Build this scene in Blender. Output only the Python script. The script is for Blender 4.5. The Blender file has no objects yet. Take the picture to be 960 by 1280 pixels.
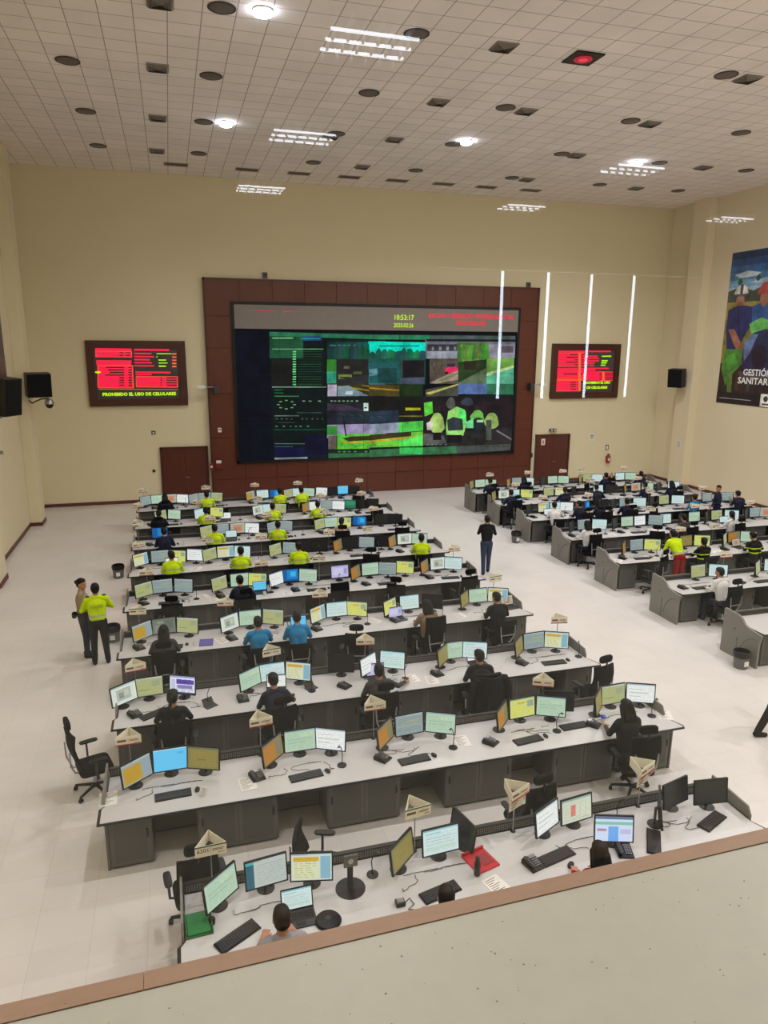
import bpy, bmesh, math, random
import numpy as np
from mathutils import Vector, Matrix
random.seed(7)
D = bpy.data
sc = bpy.context.scene
COL = sc.collection
PI = math.pi

# ---------------------------------------------------------------- camera
def basis(y, p, r):
    f = Vector((math.sin(y)*math.cos(p), math.cos(y)*math.cos(p), -math.sin(p)))
    rt = Vector((math.cos(y), -math.sin(y), 0)); up = rt.cross(f)
    c, s = math.cos(r), math.sin(r)
    return rt*c+up*s, up*c-rt*s, f
cam = D.cameras.new('camera'); camo = D.objects.new('camera', cam); COL.objects.link(camo)
a_, b_, c_ = basis(.28666528, .23061, .0069465)
camo.matrix_world = Matrix(((a_.x, b_.x, -c_.x, 0), (a_.y, b_.y, -c_.y, 0), (a_.z, b_.z, -c_.z, 6.4), (0, 0, 0, 1)))
cam.sensor_fit = 'VERTICAL'; cam.sensor_height = 36; cam.lens = 893.4/1280*36
cam.clip_start = .05; cam.clip_end = 200
sc.camera = camo
# ---------------------------------------------------------------- world, exposure
w = D.worlds.new('world'); sc.world = w; w.use_nodes = True
w.node_tree.nodes['Background'].inputs[0].default_value = (.9, .95, 1, 1)
w.node_tree.nodes['Background'].inputs[1].default_value = .06
sc.view_settings.view_transform = 'Standard'; sc.view_settings.look = 'None'
sc.view_settings.exposure = 0; sc.view_settings.gamma = 1; sc.view_settings.use_curve_mapping = False
try:
    sc.cycles.max_bounces = 8; sc.cycles.diffuse_bounces = 6; sc.cycles.glossy_bounces = 3
    sc.cycles.transparent_max_bounces = 8; sc.cycles.sample_clamp_indirect = 6; sc.cycles.caustics_reflective = False
    sc.cycles.use_denoising = True
except Exception: pass

# ---------------------------------------------------------------- room lamps
def area_lamp(name, loc, power, size, col=(1, .99, .975), spread=180):
    l = D.lights.new(name, 'AREA'); l.shape = 'DISK'; l.size = size; l.energy = power; l.color = col
    l.spread = math.radians(spread)
    o = D.objects.new(name, l); COL.objects.link(o); o.location = loc
    return o
LAMPS = [(2.08, 15.46), (1.94, 22.96), (9.25, 22.6), (15.85, 23.2), (2.1, 8.2), (9.2, 8.2), (16, 8.2), (16.3, 15.5), (9.1, 3.0), (-2.2, 3.5), (20, 4)]
POW = [240, 240, 520, 520, 240, 330, 380, 460, 260, 200, 240]
for (x_, y_), pw_ in zip(LAMPS, POW):
    area_lamp('high_bay_light', (x_, y_, 12.53), pw_, .18)

# ---------------------------------------------------------------- helpers
def lin(c):
    return tuple(((v/255)/12.92 if v/255 <= .04045 else ((v/255+.055)/1.055)**2.4) for v in c[:3])+(1,)
def mat(name, col, rough=.6, metal=0, spec=.5, noise=None, bump=0, srgb=True, alpha=None):
    m = D.materials.new(name); m.use_nodes = True
    nt = m.node_tree; b = nt.nodes['Principled BSDF']
    c = lin(col) if srgb else tuple(col)+(1,)
    b.inputs['Base Color'].default_value = c; b.inputs['Roughness'].default_value = rough
    b.inputs['Metallic'].default_value = metal; b.inputs['Specular IOR Level'].default_value = spec
    if noise:
        sc_, amt = noise
        tc = nt.nodes.new('ShaderNodeTexCoord'); n = nt.nodes.new('ShaderNodeTexNoise'); n.inputs['Scale'].default_value = sc_
        n.inputs['Detail'].default_value = 4
        nt.links.new(tc.outputs['Object'], n.inputs['Vector'])
        mx = nt.nodes.new('ShaderNodeMixRGB'); mx.inputs[1].default_value = tuple(v*(1-amt) for v in c[:3])+(1,)
        mx.inputs[2].default_value = tuple(min(1, v*(1+amt)) for v in c[:3])+(1,)
        nt.links.new(n.outputs['Fac'], mx.inputs[0]); nt.links.new(mx.outputs[0], b.inputs['Base Color'])
        if bump:
            bp = nt.nodes.new('ShaderNodeBump'); bp.inputs['Strength'].default_value = bump; bp.inputs['Distance'].default_value = .01
            nt.links.new(n.outputs['Fac'], bp.inputs['Height']); nt.links.new(bp.outputs[0], b.inputs['Normal'])
    return m
def emis(name, col, st):
    m = D.materials.new(name); m.use_nodes = True; nt = m.node_tree
    b = nt.nodes['Principled BSDF']; b.inputs['Base Color'].default_value = (0, 0, 0, 1)
    b.inputs['Emission Color'].default_value = lin(col); b.inputs['Emission Strength'].default_value = st
    return m
def attr_mat(name, emit, st=1, rough=.35, nz=None):
    m = D.materials.new(name); m.use_nodes = True; nt = m.node_tree; b = nt.nodes['Principled BSDF']
    a = nt.nodes.new('ShaderNodeAttribute'); a.attribute_name = 'Col'
    b.inputs['Roughness'].default_value = rough
    col = a.outputs['Color']
    if nz:                     # picture texture of the printed or shown image
        tc = nt.nodes.new('ShaderNodeTexCoord'); n = nt.nodes.new('ShaderNodeTexNoise'); n.inputs['Scale'].default_value = nz; n.inputs['Detail'].default_value = 9; n.inputs['Roughness'].default_value = .65
        rp = nt.nodes.new('ShaderNodeMapRange'); rp.inputs[1].default_value = .32; rp.inputs[2].default_value = .68; rp.inputs[3].default_value = .45; rp.inputs[4].default_value = 1.55
        mx = nt.nodes.new('ShaderNodeMixRGB'); mx.blend_type = 'MULTIPLY'; mx.inputs[0].default_value = 1
        nt.links.new(tc.outputs['Object'], n.inputs['Vector']); nt.links.new(n.outputs['Fac'], rp.inputs[0]); nt.links.new(col, mx.inputs[1]); nt.links.new(rp.outputs[0], mx.inputs[2]); col = mx.outputs[0]
    if emit:
        if nz: b.inputs['Roughness'].default_value = .6; b.inputs['Specular IOR Level'].default_value = .04
        b.inputs['Base Color'].default_value = (.006, .006, .008, 1)
        nt.links.new(col, b.inputs['Emission Color']); b.inputs['Emission Strength'].default_value = st
    else: nt.links.new(col, b.inputs['Base Color'])
    return m

class MB:
    def __init__(s): s.v = []; s.f = []; s.m = []; s.c = []
    def face(s, pts, mi=0, col=None):
        n = len(s.v); s.v += [tuple(p) for p in pts]; s.f.append(tuple(range(n, n+len(pts)))); s.m.append(mi); s.c.append(col)
    def mesh(s, vs, fs, mi=0, col=None):
        n = len(s.v); s.v += [tuple(p) for p in vs]
        for f in fs: s.f.append(tuple(n+i for i in f)); s.m.append(mi); s.c.append(col)
        return s
    def box(s, x0, y0, z0, x1, y1, z1, mi=0, M=None, col=None):
        vs = [Vector(p) for p in ((x0, y0, z0), (x1, y0, z0), (x1, y1, z0), (x0, y1, z0), (x0, y0, z1), (x1, y0, z1), (x1, y1, z1), (x0, y1, z1))]
        if M: vs = [M @ p for p in vs]
        return s.mesh(vs, ((3, 2, 1, 0), (4, 5, 6, 7), (0, 1, 5, 4), (1, 2, 6, 5), (2, 3, 7, 6), (3, 0, 4, 7)), mi, col)
    def tube(s, pts, r, seg=8, mi=0, caps=True, col=None):
        pts = [Vector(p) for p in pts]; n = len(pts)
        rs = r if isinstance(r, (list, tuple)) else [r]*n
        vs = []; u = None
        for i, p in enumerate(pts):
            t = (pts[min(i+1, n-1)]-pts[max(i-1, 0)]).normalized()
            if u is None:
                u = t.orthogonal().normalized()
            u = (u-t*u.dot(t))
            u = u.normalized() if u.length > 1e-6 else t.orthogonal().normalized()
            w_ = t.cross(u)
            for k in range(seg):
                a = 2*PI*k/seg; vs.append(p+(u*math.cos(a)+w_*math.sin(a))*rs[i])
        fs = [(i*seg+k, i*seg+(k+1) % seg, (i+1)*seg+(k+1) % seg, (i+1)*seg+k) for i in range(n-1) for k in range(seg)]
        if caps: fs += [tuple(range(seg))[::-1], tuple((n-1)*seg+k for k in range(seg))]
        return s.mesh(vs, fs, mi, col)
    def lathe(s, prof, seg=16, o=(0, 0, 0), mi=0, col=None):   # prof: (r,z) bottom to top
        vs = []; n = len(prof)
        for r, z in prof:
            for k in range(seg):
                a = 2*PI*k/seg; vs.append((o[0]+r*math.cos(a), o[1]+r*math.sin(a), o[2]+z))
        fs = [(i*seg+k, i*seg+(k+1) % seg, (i+1)*seg+(k+1) % seg, (i+1)*seg+k) for i in range(n-1) for k in range(seg)]
        fs += [tuple(range(seg))[::-1], tuple((n-1)*seg+k for k in range(seg))]
        return s.mesh(vs, fs, mi, col)
    def prism(s, poly, a, b, axis=0, mi=0, col=None):          # poly in the two other axes
        def P(u, v, w_):
            return ((w_, u, v), (u, w_, v), (u, v, w_))[axis]
        n = len(poly); vs = [P(u, v, a) for u, v in poly]+[P(u, v, b) for u, v in poly]
        fs = [tuple(range(n))[::-1], tuple(range(n, 2*n))]+[(i, (i+1) % n, n+(i+1) % n, n+i) for i in range(n)]
        return s.mesh(vs, fs, mi, col)
    def sup(s, c, r, e1=1, e2=1, nu=16, nv=10, mi=0, M=None, col=None):   # superellipsoid
        def pw(x, e): return math.copysign(abs(x)**e, x)
        vs = []
        for j in range(nv+1):
            ph = -PI/2+PI*j/nv
            for i in range(nu):
                th = 2*PI*i/nu
                p = Vector((c[0]+r[0]*pw(math.cos(ph), e1)*pw(math.cos(th), e2), c[1]+r[1]*pw(math.cos(ph), e1)*pw(math.sin(th), e2), c[2]+r[2]*pw(math.sin(ph), e1)))
                vs.append(M @ p if M else p)
        fs = [(j*nu+i, j*nu+(i+1) % nu, (j+1)*nu+(i+1) % nu, (j+1)*nu+i) for j in range(nv) for i in range(nu)]
        return s.mesh(vs, fs, mi, col)
    def slab(s, fn, nu, nv, th, mi=0):      # curved panel fn(u,v)->(x,y,z), thickness along -normal
        g = [[Vector(fn(i/nu, j/nv)) for i in range(nu+1)] for j in range(nv+1)]
        fr, bk = [], []
        for j in range(nv+1):
            for i in range(nu+1):
                du = g[j][min(i+1, nu)]-g[j][max(i-1, 0)]; dv = g[min(j+1, nv)][i]-g[max(j-1, 0)][i]
                n = du.cross(dv).normalized(); fr.append(g[j][i]); bk.append(g[j][i]-n*th)
        N = len(fr); W = nu+1; fs = []
        for j in range(nv):
            for i in range(nu):
                a = j*W+i; fs.append((a, a+1, a+W+1, a+W)); fs.append((N+a, N+a+W, N+a+W+1, N+a+1))
        for i in range(nu):
            fs.append((i, N+i, N+i+1, i+1)); a = nv*W+i; fs.append((a, a+1, N+a+1, N+a))
        for j in range(nv):
            a = j*W; fs.append((a, a+W, N+a+W, N+a)); a = j*W+nu; fs.append((a, N+a, N+a+W, a+W))
        return s.mesh(fr+bk, fs, mi)
    def data(s, name, mats=(), smooth=False, bevel=0):
        me = D.meshes.new(name); me.from_pydata([tuple(v) for v in s.v], [], s.f); me.update()
        for m in (mats if isinstance(mats, (list, tuple)) else [mats]): me.materials.append(m)
        me.polygons.foreach_set('material_index', s.m)
        if any(c is not None for c in s.c):
            at = me.color_attributes.new('Col', 'FLOAT_COLOR', 'CORNER'); buf = []
            for p in me.polygons:
                c = lin(s.c[p.index] or (0, 0, 0)); buf += list(c)*p.loop_total
            at.data.foreach_set('color', buf)
        if bevel:
            bm = bmesh.new(); bm.from_mesh(me); bmesh.ops.remove_doubles(bm, verts=bm.verts, dist=1e-5)
            ed = [e for e in bm.edges if len(e.link_faces) == 2 and e.calc_face_angle(0) > .6]
            bmesh.ops.bevel(bm, geom=ed, offset=bevel, segments=2, affect='EDGES', profile=.6, clamp_overlap=True)
            bm.to_mesh(me); bm.free()
        if smooth:
            me.polygons.foreach_set('use_smooth', [True]*len(me.polygons))
            try: me.set_sharp_from_angle(angle=math.radians(42))
            except Exception: pass
        return me
    def build(s, name, mats, parent=None, smooth=False, bevel=0, loc=None, rz=None):
        return link(name, s.data(name, mats, smooth, bevel), parent, loc, rz)
def link(name, data, parent=None, loc=None, rz=None):
    o = D.objects.new(name, data); COL.objects.link(o)
    if parent: o.parent = parent
    if loc: o.location = loc
    if rz: o.rotation_euler = (0, 0, rz)
    return o
LABELS = set()
def tag(o, label, cat, group=None, kind=None):
    o['label'] = label; o['category'] = cat
    if group: o['group'] = group
    if kind: o['kind'] = kind
    LABELS.add(label)
    return o
def thing(name, label, cat, loc=(0, 0, 0), rz=0, group=None):
    o = D.objects.new(name, None); COL.objects.link(o); o.location = loc; o.rotation_euler = (0, 0, rz); o.empty_display_size = .1
    return tag(o, label, cat, group)
def struct(o): o['kind'] = 'structure'; return o
KIDS = {}
def freeze(root):          # remember a prototype's tree so that copies are quick
    def kids(o): return [(c, kids(c)) for c in o.children]
    KIDS[root.name] = kids(root); root['proto'] = 1; return root
USED = set()
def dup(root, loc, rz, label, group=None, cat=None):
    if root.name not in USED:
        USED.add(root.name); r = root
        if 'proto' in r: del r['proto']
    else:
        r = root.copy(); COL.objects.link(r)
        def rec(lst, par):
            for c, sub in lst:
                d = c.copy(); COL.objects.link(d); d.parent = par; rec(sub, d)
        rec(KIDS[root.name], r)
    r.location = loc; r.rotation_euler = (0, 0, rz); r['label'] = label
    if group: r['group'] = group
    if cat: r['category'] = cat
    return r
def text_data(s, size, mat_, ext=.002, align='CENTER', shear=0, bold=0):
    cu = D.curves.new('text', 'FONT'); cu.body = s; cu.size = size; cu.align_x = align; cu.align_y = 'CENTER'; cu.extrude = ext; cu.resolution_u = 2
    cu.offset = bold
    o = D.objects.new('tmp_text', cu); COL.objects.link(o)
    dg = bpy.context.evaluated_depsgraph_get(); me = D.meshes.new_from_object(o.evaluated_get(dg))
    D.objects.remove(o); D.curves.remove(cu)
    me.materials.clear(); me.materials.append(mat_)
    return me
def fit_text(me, width):      # squeeze a text mesh to a width
    xs = [v.co.x for v in me.vertices]; k = width/(max(xs)-min(xs))
    for v in me.vertices: v.co.x *= k
    return me
ORD = ['first', 'second', 'third', 'fourth', 'fifth', 'sixth', 'seventh', 'eighth', 'ninth', 'tenth', 'eleventh', 'twelfth', 'thirteenth', 'fourteenth', 'fifteenth', 'sixteenth', 'seventeenth', 'eighteenth', 'nineteenth', 'twentieth']
def row_name(b, k): return (ORD[k]+' row' if k else 'nearest row')+(', left desk block' if b == 'L' else ', right desk block')

# ---------------------------------------------------------------- materials
M_wall = mat('cream_paint', (220, 210, 178), .7, noise=(.5, .04))
M_wall_s = mat('cream_paint_right', (224, 212, 184), .7, noise=(.5, .04))
M_base = mat('dark_wood_baseboard', (92, 48, 36), .5)
M_wood = None
M_top = mat('pale_laminate', (196, 194, 196), .32, noise=(3, .03))
M_edge = mat('black_edge_band', (26, 26, 28), .45)
M_grey = mat('graphite_steel', (90, 88, 84), .55)
M_gdark = mat('dark_steel_recess', (44, 44, 43), .6)
M_side = mat('grey_end_panel', (122, 119, 113), .5)
M_mesh = mat('perforated_steel', (76, 75, 72), .6)
M_black = mat('black_plastic', (15, 15, 17), .42, spec=.35)
M_blk2 = mat('black_fabric', (12, 12, 14), .9, spec=.2, noise=(60, .25))
M_blk3 = mat('black_mesh_fabric', (16, 16, 19), .85, spec=.2)
M_silver = mat('brushed_metal', (170, 170, 172), .3, metal=.9)
M_dgrey = mat('dark_grey_plastic', (52, 52, 56), .5)
M_white = mat('white_paper', (225, 222, 218), .7)
M_cream = mat('cream_card', (236, 231, 214), .7)
M_red = mat('red_plastic', (190, 26, 40), .5)
M_ink = mat('dark_ink', (110, 92, 84), .8)
M_glass_b = mat('smoked_bottle', (30, 34, 32), .15)
M_disp = attr_mat('lit_display', True, 1.0)
M_video = attr_mat('video_picture', True, 1.0, nz=1.6); M_print = attr_mat('printed_surface', False, nz=2.2)
M_skin = mat('skin', (176, 124, 98), .55); M_lip = mat('lips', (150, 82, 76), .5)
M_hair = mat('black_hair', (13, 11, 11), .6, spec=.3, noise=(40, .4)); M_hairb = mat('brown_hair', (70, 42, 30), .55, noise=(40, .4))

def grid_mat(name, base, line, size, mortar, rough, bias=0, spec=.5, off=(0, 0), nz=.05):
    m = mat(name, base, rough, spec=spec); nt = m.node_tree; b = nt.nodes['Principled BSDF']
    tc = nt.nodes.new('ShaderNodeTexCoord'); mp = nt.nodes.new('ShaderNodeMapping'); mp.inputs['Location'].default_value = (off[0], off[1], 0)
    br = nt.nodes.new('ShaderNodeTexBrick'); br.offset = 0; br.squash = 1
    c = lin(base)
    br.inputs['Color1'].default_value = tuple(v*(1-nz) for v in c[:3])+(1,); br.inputs['Color2'].default_value = tuple(min(1, v*(1+nz)) for v in c[:3])+(1,)
    br.inputs['Mortar'].default_value = lin(line); br.inputs['Scale'].default_value = 1; br.inputs['Mortar Size'].default_value = mortar
    br.inputs['Mortar Smooth'].default_value = .1; br.inputs['Brick Width'].default_value = size[0]; br.inputs['Row Height'].default_value = size[1]
    nt.links.new(tc.outputs['Object'], mp.inputs[0]); nt.links.new(mp.outputs[0], br.inputs['Vector'])
    n = nt.nodes.new('ShaderNodeTexNoise'); n.inputs['Scale'].default_value = .9; n.inputs['Detail'].default_value = 5
    nt.links.new(tc.outputs['Object'], n.inputs['Vector'])
    mx = nt.nodes.new('ShaderNodeMixRGB'); mx.blend_type = 'MULTIPLY'; mx.inputs[0].default_value = 1
    rp = nt.nodes.new('ShaderNodeMapRange'); rp.inputs[1].default_value = .3; rp.inputs[2].default_value = .7; rp.inputs[3].default_value = .93; rp.inputs[4].default_value = 1.03
    nt.links.new(n.outputs['Fac'], rp.inputs[0]); nt.links.new(br.outputs['Color'], mx.inputs[1]); nt.links.new(rp.outputs[0], mx.inputs[2])
    nt.links.new(mx.outputs[0], b.inputs['Base Color'])
    return m
M_floor = grid_mat('glossy_cream_tiles', (217, 212, 211), (202, 197, 196), (.6, .6), .004, .28, nz=.02)
M_ceil = grid_mat('ceiling_tiles', (236, 228, 224), (166, 156, 150), (.64, .62), .011, .85, spec=.2, off=(.3, .2), nz=.03)
def wood_mat(name, c1, c2, rough=.35, sc_=(1, 1, 8)):
    m = mat(name, c1, rough); nt = m.node_tree; b = nt.nodes['Principled BSDF']
    tc = nt.nodes.new('ShaderNodeTexCoord'); mp = nt.nodes.new('ShaderNodeMapping'); mp.inputs['Scale'].default_value = sc_
    n = nt.nodes.new('ShaderNodeTexNoise'); n.inputs['Scale'].default_value = 3; n.inputs['Detail'].default_value = 6; n.inputs['Distortion'].default_value = .6
    mx = nt.nodes.new('ShaderNodeMixRGB'); mx.inputs[1].default_value = lin(c1); mx.inputs[2].default_value = lin(c2)
    nt.links.new(tc.outputs['Object'], mp.inputs[0]); nt.links.new(mp.outputs[0], n.inputs['Vector']); nt.links.new(n.outputs['Fac'], mx.inputs[0])
    nt.links.new(mx.outputs[0], b.inputs['Base Color']); return m
M_wood = wood_mat('mahogany_veneer', (100, 46, 26), (78, 32, 18), .4, (5, 5, .6))
M_frame = wood_mat('dark_mahogany', (78, 36, 26), (60, 26, 20), .35, (4, 4, 1))
M_door = wood_mat('door_mahogany', (92, 40, 26), (72, 30, 20), .4, (5, 5, .6))
M_oak = wood_mat('light_brown_trim', (178, 142, 114), (162, 126, 98), .5, (6, 30, 30))
M_sill = mat('speckled_beige_sill', (196, 191, 174), .45, noise=(30, .06))

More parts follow.
